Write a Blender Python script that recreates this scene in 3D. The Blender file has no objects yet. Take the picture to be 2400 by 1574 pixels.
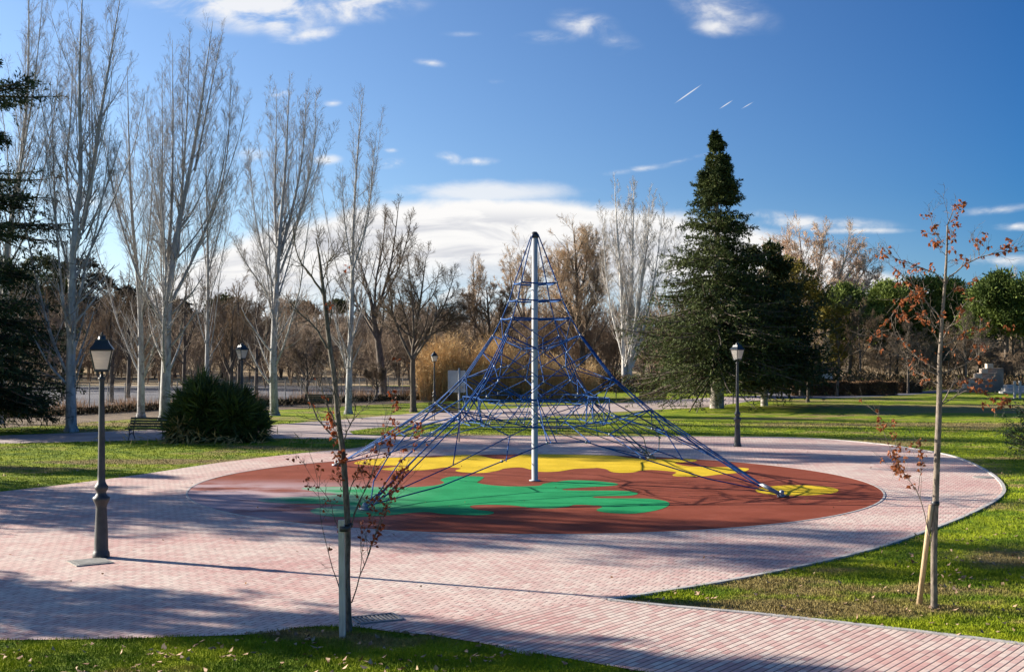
import bpy, bmesh, math, random
import numpy as np
from mathutils import Vector, Matrix

# ------------------------------------------------------------------ camera, sky, sun, exposure
SC = bpy.context.scene
COL = SC.collection
CAM_H = 3.7
F = 2838.0            # focal length in photo pixels (photo 2400 wide)
HZ = 818.5            # horizon row in the photo
camd = bpy.data.cameras.new("camera")
camd.lens = 36.0 * F / 2400.0
camd.sensor_width = 36.0
camd.clip_end = 5000
cam = bpy.data.objects.new("camera", camd)
cam.location = (0, 0, CAM_H)
cam.rotation_euler = (math.radians(90.0) + math.atan((HZ - 787.0) / F), 0, 0)
COL.objects.link(cam)
SC.camera = cam

SUN_EL = math.radians(19.2)
SUN_AZ = math.radians(-68.3)          # clockwise from +Y: sun low on the left, slightly behind the scene
S = Vector((math.cos(SUN_EL) * math.sin(SUN_AZ), math.cos(SUN_EL) * math.cos(SUN_AZ), math.sin(SUN_EL)))
sd = bpy.data.lights.new("sun", 'SUN')
sd.energy = 4.5
sd.angle = math.radians(0.5)
sd.color = (1.0, 0.92, 0.80)
so = bpy.data.objects.new("sun", sd)
so.rotation_euler = (-S).to_track_quat('-Z', 'Y').to_euler()
so.location = (-40, 20, 40)
COL.objects.link(so)
SC.view_settings.view_transform = 'Standard'
SC.view_settings.look = 'None'
SC.view_settings.gamma = 1
SC.view_settings.exposure = 1.54
SC.cycles.max_bounces = 6
SC.cycles.transparent_max_bounces = 8


class NT:
    """small helper to write node trees"""
    def __init__(self, tree):
        self.t = tree
        self.n = tree.nodes
        self.l = tree.links

    def new(self, typ, **kw):
        nd = self.n.new(typ)
        for k, v in kw.items():
            setattr(nd, k, v)
        return nd

    def put(self, sock, v):
        if hasattr(v, 'links') or isinstance(v, bpy.types.NodeSocket):
            self.l.new(v, sock)
        elif v is not None:
            if isinstance(v, (tuple, list)) and len(v) == 3 and sock.type == 'RGBA':
                v = (*v, 1)
            sock.default_value = v

    def m(self, op, a, b=None, c=None, clamp=False):
        nd = self.new('ShaderNodeMath', operation=op)
        nd.use_clamp = clamp
        self.put(nd.inputs[0], a)
        if b is not None:
            self.put(nd.inputs[1], b)
        if c is not None:
            self.put(nd.inputs[2], c)
        return nd.outputs[0]

    def mr(self, v, a, b, c=0.0, d=1.0, typ='SMOOTHSTEP'):
        nd = self.new('ShaderNodeMapRange', interpolation_type=typ)
        self.put(nd.inputs[0], v)
        for i, q in enumerate((a, b, c, d)):
            self.put(nd.inputs[1 + i], q)
        return nd.outputs[0]

    def mix(self, f, a, b, blend='MIX'):
        nd = self.new('ShaderNodeMix', data_type='RGBA', blend_type=blend)
        self.put(nd.inputs[0], f)
        self.put(nd.inputs[6], a)
        self.put(nd.inputs[7], b)
        return nd.outputs[2]

    def noise(self, vec, scale, detail=3.0, rough=0.5, dist=0.0):
        nd = self.new('ShaderNodeTexNoise')
        if vec is not None:
            self.l.new(vec, nd.inputs['Vector'])
        nd.inputs['Scale'].default_value = scale
        nd.inputs['Detail'].default_value = detail
        nd.inputs['Roughness'].default_value = rough
        nd.inputs['Distortion'].default_value = dist
        return nd.outputs[0]

    def mapping(self, vec, loc=(0, 0, 0), rot=(0, 0, 0), scale=(1, 1, 1), typ='POINT'):
        nd = self.new('ShaderNodeMapping', vector_type=typ)
        self.l.new(vec, nd.inputs['Vector'])
        nd.inputs['Location'].default_value = loc
        nd.inputs['Rotation'].default_value = rot
        nd.inputs['Scale'].default_value = scale
        return nd.outputs[0]


def build_world():
    w = bpy.data.worlds.new("World")
    SC.world = w
    w.use_nodes = True
    w.node_tree.nodes.clear()
    N = NT(w.node_tree)
    sky = N.new('ShaderNodeTexSky', sky_type='NISHITA')
    sky.sun_disc = False
    sky.sun_elevation = SUN_EL
    sky.sun_rotation = SUN_AZ
    sky.altitude = 600
    sky.air_density = 1.0
    sky.dust_density = 0.3
    sky.ozone_density = 1.6
    tc = N.new('ShaderNodeTexCoord')
    sep = N.new('ShaderNodeSeparateXYZ')
    N.l.new(tc.outputs['Generated'], sep.inputs[0])
    X, Y, Z = sep.outputs
    yy = N.m('MAXIMUM', Y, 0.05)
    u = N.m('DIVIDE', X, yy)
    v = N.m('DIVIDE', Z, yy)
    cmb = N.new('ShaderNodeCombineXYZ')
    N.l.new(u, cmb.inputs[0]); N.l.new(v, cmb.inputs[1])
    uv = cmb.outputs[0]
    # a clear, dry winter sky: deeper than the model's away from the sun
    g = N.new('ShaderNodeGamma')
    N.l.new(sky.outputs[0], g.inputs[0])
    g.inputs[1].default_value = 1.0
    hs = N.new('ShaderNodeHueSaturation')
    hs.inputs['Saturation'].default_value = SKY_SAT
    N.l.new(g.outputs[0], hs.inputs['Color'])
    base = N.mix(1.0, hs.outputs[0], SKY_TINT, 'MULTIPLY')
    # the far side from the sun is deeper
    dep = N.mr(u, -0.45, 0.50, 0.0, 1.0, 'LINEAR')
    base = N.mix(dep, N.mix(1.0, base, (0.63, 0.65, 0.74), 'MULTIPLY'), N.mix(1.0, base, (0.05, 0.215, 0.44), 'MULTIPLY'))
    base = N.mix(N.m('MULTIPLY', N.mr(v, -0.02, 0.14, 0.8, 0.0), N.m('SUBTRACT', 1.0, N.m('MULTIPLY', dep, 0.85))), base, (2.7, 3.6, 4.9))
    # ---- clouds, placed by direction
    streak = N.noise(N.mapping(uv, scale=(9, 46, 1), rot=(0, 0, 0.03)), 1.0, 8.0, 0.62, 0.8)
    soft = N.noise(N.mapping(uv, scale=(20, 42, 1), loc=(3.1, 1.2, 0)), 1.0, 9.0, 0.60, 0.35)

    def P(px, py):
        return (px - 1200) / F, (HZ - py) / F
    fc = N.new('ShaderNodeFloatCurve')
    N.l.new(N.mr(u, -0.43, 0.43, 0, 1, 'LINEAR'), fc.inputs['Value'])
    top = [(0, 800), (300, 690), (450, 600), (560, 545), (700, 500), (850, 472), (960, 452), (1130, 447), (1300, 452),
           (1430, 470), (1600, 490), (1750, 512), (1900, 560), (2100, 640), (2400, 700)]
    cu = fc.mapping.curves[0]
    pts = [((px - 1200) / F / 0.86 + 0.5, (HZ - py) / F / 0.2) for px, py in top]
    cu.points[0].location = pts[0]
    cu.points[1].location = pts[-1]
    for p_ in pts[1:-1]:
        cu.points.new(*p_)
    fc.mapping.update()
    vtop = N.m('MULTIPLY', fc.outputs[0], 0.2)
    depth = N.m('SUBTRACT', vtop, v)                      # >0 inside the bank
    edge = N.m('ADD', depth, N.m('MULTIPLY', N.m('SUBTRACT', soft, 0.5), 0.022))
    body = N.mr(edge, -0.001, 0.013)
    mpl = N.mapping(uv, (*P(1150, 452), 0), (0, 0, 0), (270 / F, 36 / F, 1), 'TEXTURE')
    lnl = N.new('ShaderNodeVectorMath', operation='LENGTH'); N.l.new(mpl, lnl.inputs[0])
    lens = N.mr(N.m('ADD', N.m('SUBTRACT', 1.0, lnl.outputs['Value']), N.m('MULTIPLY', N.m('SUBTRACT', soft, 0.5), 1.0)), 0.0, 0.75, 0.0, 0.75)
    low = N.mr(depth, 0.050, 0.100, 1.0, 0.0)
    bands = N.mr(streak, 0.42, 0.60)
    fade = N.m('MAXIMUM', low, N.m('MULTIPLY', bands, 0.75))
    bank = N.m('MULTIPLY', body, fade)
    ell = [  # px, py, rx, ry, angle, strength
        (1890, 522, 260, 26, -2, 0.95), (2010, 540, 150, 12, 0, 0.95),
        (1780, 508, 120, 22, 0, 0.8), (2385, 530, 75, 14, 2, 1.0), (2330, 492, 130, 16, 6, 0.6),
        (2340, 612, 150, 22, 2, 0.7), (560, 5, 300, 85, -6, 1.3), (830, 12, 210, 60, 5, 1.0), (640, 50, 130, 50, -20, 1.0), (715, 82, 130, 26, 10, 0.9),
        (430, -15, 170, 35, 0, 0.8), (1370, 55, 100, 46, -8, 0.75), (1285, 87, 95, 22, 0, 0.65), (1440, 95, 90, 40, -20, 0.5),
        (1690, 20, 170, 70, -15, 0.60), (1680, 60, 80, 34, 0, 0.75), (1008, 146, 48, 14, -8, 0.75), (920, 382, 58, 17, 5, 0.95),
        (1048, 370, 46, 20, -10, 1.0), (1120, 378, 62, 14, 2, 0.95), (760, 373, 52, 18, 0, 0.95), (778, 240, 30, 12, 0, 0.8),
        (655, 218, 38, 16, 0, 0.95), (600, 362, 60, 22, 0, 0.9), (1500, 395, 130, 11, 8, 0.7), (1600, 375, 100, 8, 14, 0.5),
        (200, 480, 260, 60, 0, 0.55), (60, 600, 260, 90, 0, 0.5), (720, 550, 260, 60, 10, 0.9),
        (915, 352, 24, 8, 0, 0.7), (1160, 190, 30, 8, 0, 0.45), (1080, 78, 60, 10, 0, 0.4)]
    acc = None
    for px, py, rx, ry, a, s_ in ell:
        cu_, cv_ = P(px, py)
        mp = N.mapping(uv, (cu_, cv_, 0), (0, 0, math.radians(a)), (rx / F, ry / F, 1), 'TEXTURE')
        ln = N.new('ShaderNodeVectorMath', operation='LENGTH')
        N.l.new(mp, ln.inputs[0])
        e = N.m('MULTIPLY', N.m('SUBTRACT', 1.0, ln.outputs['Value'], clamp=True), s_)
        acc = e if acc is None else N.m('MAXIMUM', acc, e)
    wis = N.m('MULTIPLY', acc, N.mr(soft, 0.36, 0.66, 0.0, 2.4, 'LINEAR'))
    wis = N.m('MULTIPLY', N.mr(wis, 0.02, 1.7), 0.85)
    # contrails
    ct = None
    for px, py, rx, ry, a, s_ in [(1614, 219, 44, 1.9, 35, 0.85), (1703, 244, 22, 1.7, 33, 0.7), (1753, 246, 20, 1.5, 30, 0.5)]:
        cu_, cv_ = P(px, py)
        mp = N.mapping(uv, (cu_, cv_, 0), (0, 0, math.radians(a)), (rx / F, ry / F, 1), 'TEXTURE')
        ln = N.new('ShaderNodeVectorMath', operation='LENGTH')
        N.l.new(mp, ln.inputs[0])
        e = N.m('MULTIPLY', N.m('SUBTRACT', 1.0, ln.outputs['Value'], clamp=True), s_)
        ct = e if ct is None else N.m('MAXIMUM', ct, e)
    mask = N.m('MAXIMUM', N.m('MAXIMUM', N.m('MAXIMUM', bank, lens), wis), N.mr(ct, 0.0, 0.5, 0.0, 0.7))
    mask = N.m('MULTIPLY', mask, N.mr(Y, 0.05, 0.3))
    grey = N.mr(streak, 0.36, 0.60)
    grey = N.m('MAXIMUM', grey, N.mr(depth, 0.028, 0.012))
    cc = N.mix(grey, (2.8, 2.85, 3.05), (4.0, 3.95, 3.9))
    col = N.mix(mask, base, cc)
    bg = N.new('ShaderNodeBackground')
    bg.inputs['Strength'].default_value = SKY_STR
    N.l.new(col, bg.inputs['Color'])
    out = N.new('ShaderNodeOutputWorld')
    N.l.new(bg.outputs[0], out.inputs[0])


SKY_STR = 0.085
SKY_SAT = 1.05
SKY_TINT = (1.0, 1.0, 1.0)
build_world()

# ------------------------------------------------------------------ helpers
RNG = np.random.default_rng(7)
random.seed(7)


def G(px, py, z=0.0):
    """photo pixel -> point of the flat ground"""
    d = F * (CAM_H - z) / (py - HZ)
    return np.array([(px - 1200) / F * d, d, z])


def W(px, py, d):
    return np.array([(px - 1200) / F * d, d, CAM_H + (HZ - py) / F * d])


class MB:
    def __init__(self):
        self.v = []; self.q = []; self.t = []; self.n = 0

    def add(self, v, quads=None, tris=None):
        v = np.asarray(v, dtype=np.float64).reshape(-1, 3)
        if quads is not None and len(quads):
            self.q.append(np.asarray(quads, dtype=np.int64).reshape(-1, 4) + self.n)
        if tris is not None and len(tris):
            self.t.append(np.asarray(tris, dtype=np.int64).reshape(-1, 3) + self.n)
        self.v.append(v)
        self.n += len(v)
        return self

    def tubes(self, P, R, s=4, cap=False):
        P = np.asarray(P, float); R = np.asarray(R, float)
        if P.ndim == 2:
            P = P[None]; R = R[None]
        n, k, _ = P.shape
        if n == 0:
            return self
        T = np.empty_like(P)
        T[:, 1:-1] = P[:, 2:] - P[:, :-2]
        T[:, 0] = P[:, 1] - P[:, 0]
        T[:, -1] = P[:, -1] - P[:, -2]
        T /= np.linalg.norm(T, axis=2, keepdims=True) + 1e-9
        ref = np.where(np.abs(T[:, :1, 0:1]) > 0.85, np.array([0, 1.0, 0.1]), np.array([1.0, 0.13, 0.07]))
        A = np.cross(T, ref); A /= np.linalg.norm(A, axis=2, keepdims=True) + 1e-9
        B = np.cross(T, A)
        th = np.arange(s) * 2 * np.pi / s
        ring = A[:, :, None, :] * np.cos(th)[None, None, :, None] + B[:, :, None, :] * np.sin(th)[None, None, :, None]
        V = P[:, :, None, :] + ring * R[:, :, None, None]
        idx = np.arange(n * k * s).reshape(n, k, s)
        a = idx[:, :-1]; b = idx[:, 1:]
        q = np.stack([a, np.roll(a, -1, 2), np.roll(b, -1, 2), b], -1).reshape(-1, 4)
        base = self.n
        self.add(V.reshape(-1, 3), q)
        if cap:
            for e, fl in ((0, True), (k - 1, False)):
                c = P[:, e]
                ci = self.n
                self.add(c)
                rr = idx[:, e] + base
                for i in range(n):
                    f = [(rr[i, j], rr[i, (j + 1) % s], ci + i) for j in range(s)]
                    if fl:
                        f = [(x[1], x[0], x[2]) for x in f]
                    self.t.append(np.array(f))
        return self

    def blades(self, P, D, L, Wd, side=None, rng=RNG, bend=0.0):
        """diamond shaped blades / leaves"""
        P = np.asarray(P, float); D = np.asarray(D, float)
        n = len(P)
        D = D / (np.linalg.norm(D, axis=1, keepdims=True) + 1e-9)
        if side is None:
            side = rng.normal(size=(n, 3))
        side = np.cross(D, side); side /= np.linalg.norm(side, axis=1, keepdims=True) + 1e-9
        L = np.broadcast_to(L, n)[:, None]; Wd = np.broadcast_to(Wd, n)[:, None]
        nrm = np.cross(D, side)
        mid = P + D * L * 0.45
        V = np.stack([P, mid + side * Wd * 0.5 + nrm * Wd * 0.15, P + D * L - nrm * L * bend, mid - side * Wd * 0.5 + nrm * Wd * 0.15], 1)
        i = np.arange(n)[:, None] * 4
        self.add(V.reshape(-1, 3), i + np.array([[0, 1, 2, 3]]))
        return self

    def box(self, c, sz, rz=0.0, rx=0.0, ry=0.0):
        c = np.asarray(c, float)
        h = np.asarray(sz, float) / 2
        v = np.array([[x, y, z] for z in (-1, 1) for y in (-1, 1) for x in (-1, 1)], float) * h
        M = np.array((Matrix.Rotation(rz, 3, 'Z') @ Matrix.Rotation(ry, 3, 'Y') @ Matrix.Rotation(rx, 3, 'X')))
        v = v @ M.T + c
        q = [(0, 2, 3, 1), (4, 5, 7, 6), (0, 1, 5, 4), (2, 6, 7, 3), (0, 4, 6, 2), (1, 3, 7, 5)]
        return self.add(v, q)

    def lathe(self, prof, c=(0, 0, 0), s=16, rot=0.0):
        """prof: list of (r, z)"""
        th = np.arange(s) * 2 * np.pi / s + rot
        k = len(prof)
        V = np.array([[r * math.cos(t) + c[0], r * math.sin(t) + c[1], z + c[2]] for r, z in prof for t in th])
        idx = np.arange(k * s).reshape(k, s)
        q = np.stack([idx[:-1], np.roll(idx[:-1], -1, 1), np.roll(idx[1:], -1, 1), idx[1:]], -1).reshape(-1, 4)
        return self.add(V, q)

    def build(self, name, mat, parent=None, smooth=True):
        V = np.concatenate(self.v) if self.v else np.zeros((0, 3))
        if parent is not None:
            V = V - np.array(WORLD.get(parent.name, (0, 0, 0)))
        me = bpy.data.meshes.new(name)
        q = np.concatenate(self.q) if self.q else np.zeros((0, 4), int)
        t = np.concatenate(self.t) if self.t else np.zeros((0, 3), int)
        me.vertices.add(len(V)); me.vertices.foreach_set("co", V.astype(np.float32).ravel())
        loops = np.concatenate([q.ravel(), t.ravel()]).astype(np.int32)
        me.loops.add(len(loops)); me.loops.foreach_set("vertex_index", loops)
        ls = np.concatenate([np.arange(len(q)) * 4, len(q) * 4 + np.arange(len(t)) * 3]).astype(np.int32)
        me.polygons.add(len(ls)); me.polygons.foreach_set("loop_start", ls)
        me.update(calc_edges=True)
        me.polygons.foreach_set("use_smooth", np.full(len(ls), smooth, dtype=bool))
        me.materials.append(mat)
        o = bpy.data.objects.new(name, me)
        COL.objects.link(o)
        if parent is not None:
            o.parent = parent
            WORLD[o.name] = WORLD.get(parent.name, (0, 0, 0))
        return o


WORLD = {}


def thing(name, label, cat, loc=(0, 0, 0), group=None, kind=None):
    o = bpy.data.objects.new(name, None)
    o.empty_display_size = 0.3
    o.location = loc
    COL.objects.link(o)
    WORLD[o.name] = tuple(loc)
    tag(o, label, cat, group, kind)
    return o


def tag(o, label=None, cat=None, group=None, kind=None):
    if label: o['label'] = label
    if cat: o['category'] = cat
    if group: o['group'] = group
    if kind: o['kind'] = kind
    return o


def copy_thing(o, loc, rz=0.0, label=None, scale=None):
    def cp(src, parent):
        c = src.copy()
        COL.objects.link(c)
        c.parent = parent
        for ch in src.children:
            cp(ch, c)
        return c
    c = cp(o, None)
    c.location = loc
    c.rotation_euler = (0, 0, rz)
    if scale: c.scale = (scale,) * 3
    if label: c['label'] = label
    return c


def smooth_poly(pts, n=6, closed=True):
    p = np.array(pts, float)
    out = []
    m = len(p)
    rng = range(m) if closed else range(m - 1)
    for i in rng:
        if closed:
            a, b, c, d = p[(i - 1) % m], p[i], p[(i + 1) % m], p[(i + 2) % m]
        else:
            a, b, c, d = p[max(i - 1, 0)], p[i], p[i + 1], p[min(i + 2, m - 1)]
        for t in np.arange(n) / n:
            out.append(0.5 * ((2 * b) + (c - a) * t + (2 * a - 5 * b + 4 * c - d) * t * t + (3 * b - a - 3 * c + d) * t ** 3))
    if not closed:
        out.append(p[-1])
    return np.array(out)


def resample(pts, k):
    p = np.array(pts, float)
    if len(p) > 2:
        p = smooth_poly(p, 8, closed=False)
    L = np.r_[0, np.cumsum(np.linalg.norm(np.diff(p[:, :3], axis=0), axis=1))]
    t = np.linspace(0, L[-1], k)
    return np.stack([np.interp(t, L, p[:, i]) for i in range(p.shape[1])], 1)


def sheet(name, poly_xy, z, mat, kind='structure', thick=0.0):
    bm = bmesh.new()
    vs = [bm.verts.new((x, y, z)) for x, y in np.asarray(poly_xy)[:, :2]]
    f = bm.faces.new(vs)
    f.normal_update()
    if f.normal.z < 0:
        f.normal_flip()
    bmesh.ops.triangulate(bm, faces=[f])
    me = bpy.data.meshes.new(name)
    bm.to_mesh(me); bm.free()
    me.materials.append(mat)
    o = bpy.data.objects.new(name, me)
    COL.objects.link(o)
    if kind: o['kind'] = kind
    return o


def ribbon(name, line, w, z0, z1, mat, closed=True, kind='structure'):
    p = np.asarray(line)[:, :2]
    n = len(p)
    if closed:
        T = np.roll(p, -1, 0) - np.roll(p, 1, 0)
    else:
        T = np.gradient(p, axis=0)
    T /= np.linalg.norm(T, axis=1, keepdims=True) + 1e-9
    Nn = np.stack([-T[:, 1], T[:, 0]], 1)
    a = p + Nn * w / 2; b = p - Nn * w / 2
    V = np.concatenate([np.c_[a, np.full(n, z0)], np.c_[a, np.full(n, z1)], np.c_[b, np.full(n, z1)], np.c_[b, np.full(n, z0)]])
    idx = np.arange(4 * n).reshape(4, n)
    nx = np.roll(idx, -1, 1)
    q = []
    for r in range(3):
        A = np.stack([idx[r], nx[r], nx[r + 1], idx[r + 1]], -1)
        q.append(A if closed else A[:-1])
    o = MB().add(V, np.concatenate(q)).build(name, mat, smooth=False)
    o['kind'] = kind
    return o


def inside(poly, pts):
    poly = np.asarray(poly)[:, :2]
    x, y = pts[:, 0], pts[:, 1]
    r = np.zeros(len(pts), bool)
    j = len(poly) - 1
    for i in range(len(poly)):
        xi, yi = poly[i]; xj, yj = poly[j]
        c = ((yi > y) != (yj > y)) & (x < (xj - xi) * (y - yi) / (yj - yi + 1e-12) + xi)
        r ^= c
        j = i
    return r


# ------------------------------------------------------------------ materials
MATS = {}


def mat_new(name, rough=0.8, spec=0.3):
    m = bpy.data.materials.new(name)
    m.use_nodes = True
    m.node_tree.nodes.clear()
    N = NT(m.node_tree)
    bs = N.new('ShaderNodeBsdfPrincipled')
    bs.inputs['Roughness'].default_value = rough
    bs.inputs['Specular IOR Level'].default_value = spec
    out = N.new('ShaderNodeOutputMaterial')
    N.l.new(bs.outputs[0], out.inputs[0])
    geo = N.new('ShaderNodeNewGeometry')
    return m, N, bs, geo.outputs['Position']


def simple(name, c1, c2, scale=3.0, rough=0.8, spec=0.3, bump=0.0, bscale=None, stretch=(1, 1, 1), metallic=0.0, trans=0.0, detail=4):
    m, N, bs, P = mat_new(name, rough, spec)
    v = N.mapping(P, scale=stretch)
    f = N.mr(N.noise(v, scale, detail, 0.6), 0.3, 0.7)
    N.put(bs.inputs['Base Color'], N.mix(f, c1, c2))
    bs.inputs['Metallic'].default_value = metallic
    if bump:
        b = N.new('ShaderNodeBump')
        b.inputs['Strength'].default_value = bump
        b.inputs['Distance'].default_value = 0.02
        N.l.new(N.noise(v, bscale or scale * 5, 5, 0.65), b.inputs['Height'])
        N.l.new(b.outputs[0], bs.inputs['Normal'])
    if trans:
        # thin leaves let some light through
        tr = N.new('ShaderNodeBsdfTranslucent')
        N.put(tr.inputs['Color'], N.mix(f, c1, c2))
        mx = N.new('ShaderNodeMixShader')
        mx.inputs[0].default_value = trans
        N.l.new(bs.outputs[0], mx.inputs[1]); N.l.new(tr.outputs[0], mx.inputs[2])
        out = [n for n in N.n if n.type == 'OUTPUT_MATERIAL'][0]
        N.l.new(mx.outputs[0], out.inputs[0])
    return m


def grass_colour(N, P):
    big = N.noise(N.mapping(P, scale=(0.16, 0.30, 1)), 1.0, 4, 0.6)
    mid = N.noise(P, 0.9, 5, 0.65)
    fine = N.noise(P, 14.0, 4, 0.7)
    green = N.mix(N.mr(mid, 0.35, 0.65), (0.078, 0.135, 0.006), (0.235, 0.28, 0.011))
    green = N.mix(N.mr(fine, 0.35, 0.7), green, N.mix(1.0, green, (1.5, 1.4, 1.3), 'MULTIPLY'))
    dry = N.mix(N.mr(fine, 0.3, 0.7), (0.16, 0.10, 0.045), (0.36, 0.27, 0.12))
    # dry where trodden, and by patches
    f = N.m('ADD', N.m('MULTIPLY', big, 0.65), N.m('MULTIPLY', mid, 0.35))
    d1 = N.mr(f, 0.505, 0.60)
    for cx, cy, rx, ry in ((4.0, 17.35, 3.4, 0.8), (22.0, 59.5, 15.0, 2.0), (31.0, 72.0, 15.0, 2.2), (15.0, 88.0, 14.0, 2.0), (-20.0, 60.0, 8.0, 2.0), (-11.5, 40.0, 5.0, 1.1), (12.9, 37.0, 2.2, 2.6), (9.6, 21.5, 2.0, 1.4), (30.0, 78.0, 16.0, 4.0), (-2.6, 15.75, 0.7, 0.35)):
        mp = N.mapping(P, (cx, cy, 0), (0, 0, 0), (rx, ry, 1000), 'TEXTURE')
        ln = N.new('ShaderNodeVectorMath', operation='LENGTH'); N.l.new(mp, ln.inputs[0])
        w = N.mr(N.m('ADD', ln.outputs['Value'], N.m('MULTIPLY', N.m('SUBTRACT', mid, 0.5), 1.6)), 0.5, 1.1, 1.0, 0.0)
        d1 = N.m('MAXIMUM', d1, w)
    return N.mix(N.m('MULTIPLY', d1, 0.85), green, dry), fine, mid


def mat_grass(name, bump=True):
    m, N, bs, P = mat_new(name, 0.9, 0.15)
    c, fine, mid = grass_colour(N, P)
    N.put(bs.inputs['Base Color'], c)
    if bump:
        b = N.new('ShaderNodeBump')
        b.inputs['Strength'].default_value = 0.9
        b.inputs['Distance'].default_value = 0.08
        N.l.new(N.noise(P, 9.0, 5, 0.7), b.inputs['Height'])
        N.l.new(b.outputs[0], bs.inputs['Normal'])
    return m


def mat_pavers(name, rot, herring=True):
    m, N, bs, P = mat_new(name, 0.85, 0.25)
    v = N.mapping(P, rot=(0, 0, rot), scale=(10.0, 10.0, 1))
    sep = N.new('ShaderNodeSeparateXYZ'); N.l.new(v, sep.inputs[0])
    x, y = sep.outputs[0], sep.outputs[1]
    if herring:
        i = N.m('FLOOR', x); j = N.m('FLOOR', y)
        fx = N.m('SUBTRACT', x, i); fy = N.m('SUBTRACT', y, j)
        k = N.m('FLOORED_MODULO', N.m('SUBTRACT', i, j), 4.0)
        is0 = N.m('COMPARE', k, 0.0, 0.1); is1 = N.m('COMPARE', k, 1.0, 0.1)
        is2 = N.m('COMPARE', k, 2.0, 0.1); is3 = N.m('COMPARE', k, 3.0, 0.1)
        fx1 = N.m('SUBTRACT', 1.0, fx); fy1 = N.m('SUBTRACT', 1.0, fy)
        dl = N.m('ADD', fx, is1)             # left border absent on the right half of a lying brick
        dr = N.m('ADD', fx1, is0)
        db = N.m('ADD', fy, is2)
        dt = N.m('ADD', fy1, is3)
        dmin = N.m('MINIMUM', N.m('MINIMUM', dl, dr), N.m('MINIMUM', db, dt))
        bi = N.m('SUBTRACT', i, is1); bj = N.m('ADD', j, is3)
        joint = N.mr(dmin, 0.03, 0.085, 1.0, 0.0)
        # short butt joints of lying bricks, their shade away from the sun painted in
        lying = N.m('ADD', is0, is1)
        butt = N.m('MULTIPLY', N.mr(N.m('MINIMUM', dl, dr), 0.08, 0.20, 1.0, 0.0), lying)
        joint = N.m('ADD', N.m('MULTIPLY', joint, 0.40), N.m('MULTIPLY', butt, 1.0), clamp=True)
    else:
        j = N.m('FLOOR', y)
        xs = N.m('ADD', N.m('MULTIPLY', x, 0.5), N.m('MULTIPLY', N.m('FLOORED_MODULO', j, 2.0), 0.5))
        i = N.m('FLOOR', xs)
        fx = N.m('SUBTRACT', xs, i); fy = N.m('SUBTRACT', y, j)
        ry = N.m('MINIMUM', fy, N.m('SUBTRACT', 1.0, fy))
        rx = N.m('MINIMUM', fx, N.m('SUBTRACT', 1.0, fx))
        joint = N.m('MAXIMUM', N.mr(ry, 0.05, 0.15, 1.0, 0.0), N.mr(rx, 0.015, 0.04, 0.45, 0.0))
        bi, bj = i, j
    cmb = N.new('ShaderNodeCombineXYZ')
    N.l.new(bi, cmb.inputs[0]); N.l.new(bj, cmb.inputs[1])
    wn = N.new('ShaderNodeTexWhiteNoise', noise_dimensions='2D')
    N.l.new(cmb.outputs[0], wn.inputs['Vector'])
    rnd = wn.outputs['Value']
    big = N.noise(P, 0.35, 4, 0.6)
    pick = N.m('ADD', N.m('MULTIPLY', rnd, 0.5 if herring else 0.75), N.m('ADD', 0.24 if herring else 0.08, N.m('MULTIPLY', N.m('SUBTRACT', big, 0.5), 1.5)))
    c = N.mix(N.mr(pick, 0.1, 0.8, typ='LINEAR'), (0.56, 0.325, 0.285), (0.70, 0.57, 0.48))
    c = N.mix(N.mr(N.noise(P, 1.7, 6, 0.7), 0.45, 0.8), c, N.mix(1.0, c, (0.80, 0.78, 0.80), 'MULTIPLY'))
    c = N.mix(N.mr(N.noise(P, 30, 4, 0.7), 0.3, 0.75), c, N.mix(1.0, c, (0.86, 0.86, 0.86), 'MULTIPLY'))
    c = N.mix(N.mr(N.noise(N.mapping(P, scale=(0.5, 1.3, 1), loc=(2, 7, 0)), 0.55, 5, 0.65), 0.50, 0.72, 0, 0.4), c, (0.60, 0.36, 0.30))
    c = N.mix(N.mr(N.noise(N.mapping(P, loc=(9, 1, 0)), 0.8, 8, 0.75), 0.56, 0.74, 0, 0.5), c, N.mix(1.0, c, (0.58, 0.56, 0.56), 'MULTIPLY'))
    # a few dropped stains and moss specks
    c = N.mix(N.mr(N.noise(P, 5.5, 2, 0.5), 0.72, 0.78), c, (0.16, 0.13, 0.11))
    c = N.mix(N.m('MULTIPLY', joint, 0.85), c, (0.12, 0.085, 0.075))
    N.put(bs.inputs['Base Color'], c)
    b = N.new('ShaderNodeBump')
    b.inputs['Strength'].default_value = 0.7
    b.inputs['Distance'].default_value = 0.008
    N.l.new(N.m('SUBTRACT', N.m('MULTIPLY', N.noise(P, 60, 3, 0.6), 0.25), joint), b.inputs['Height'])
    N.l.new(b.outputs[0], bs.inputs['Normal'])
    return m


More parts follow.
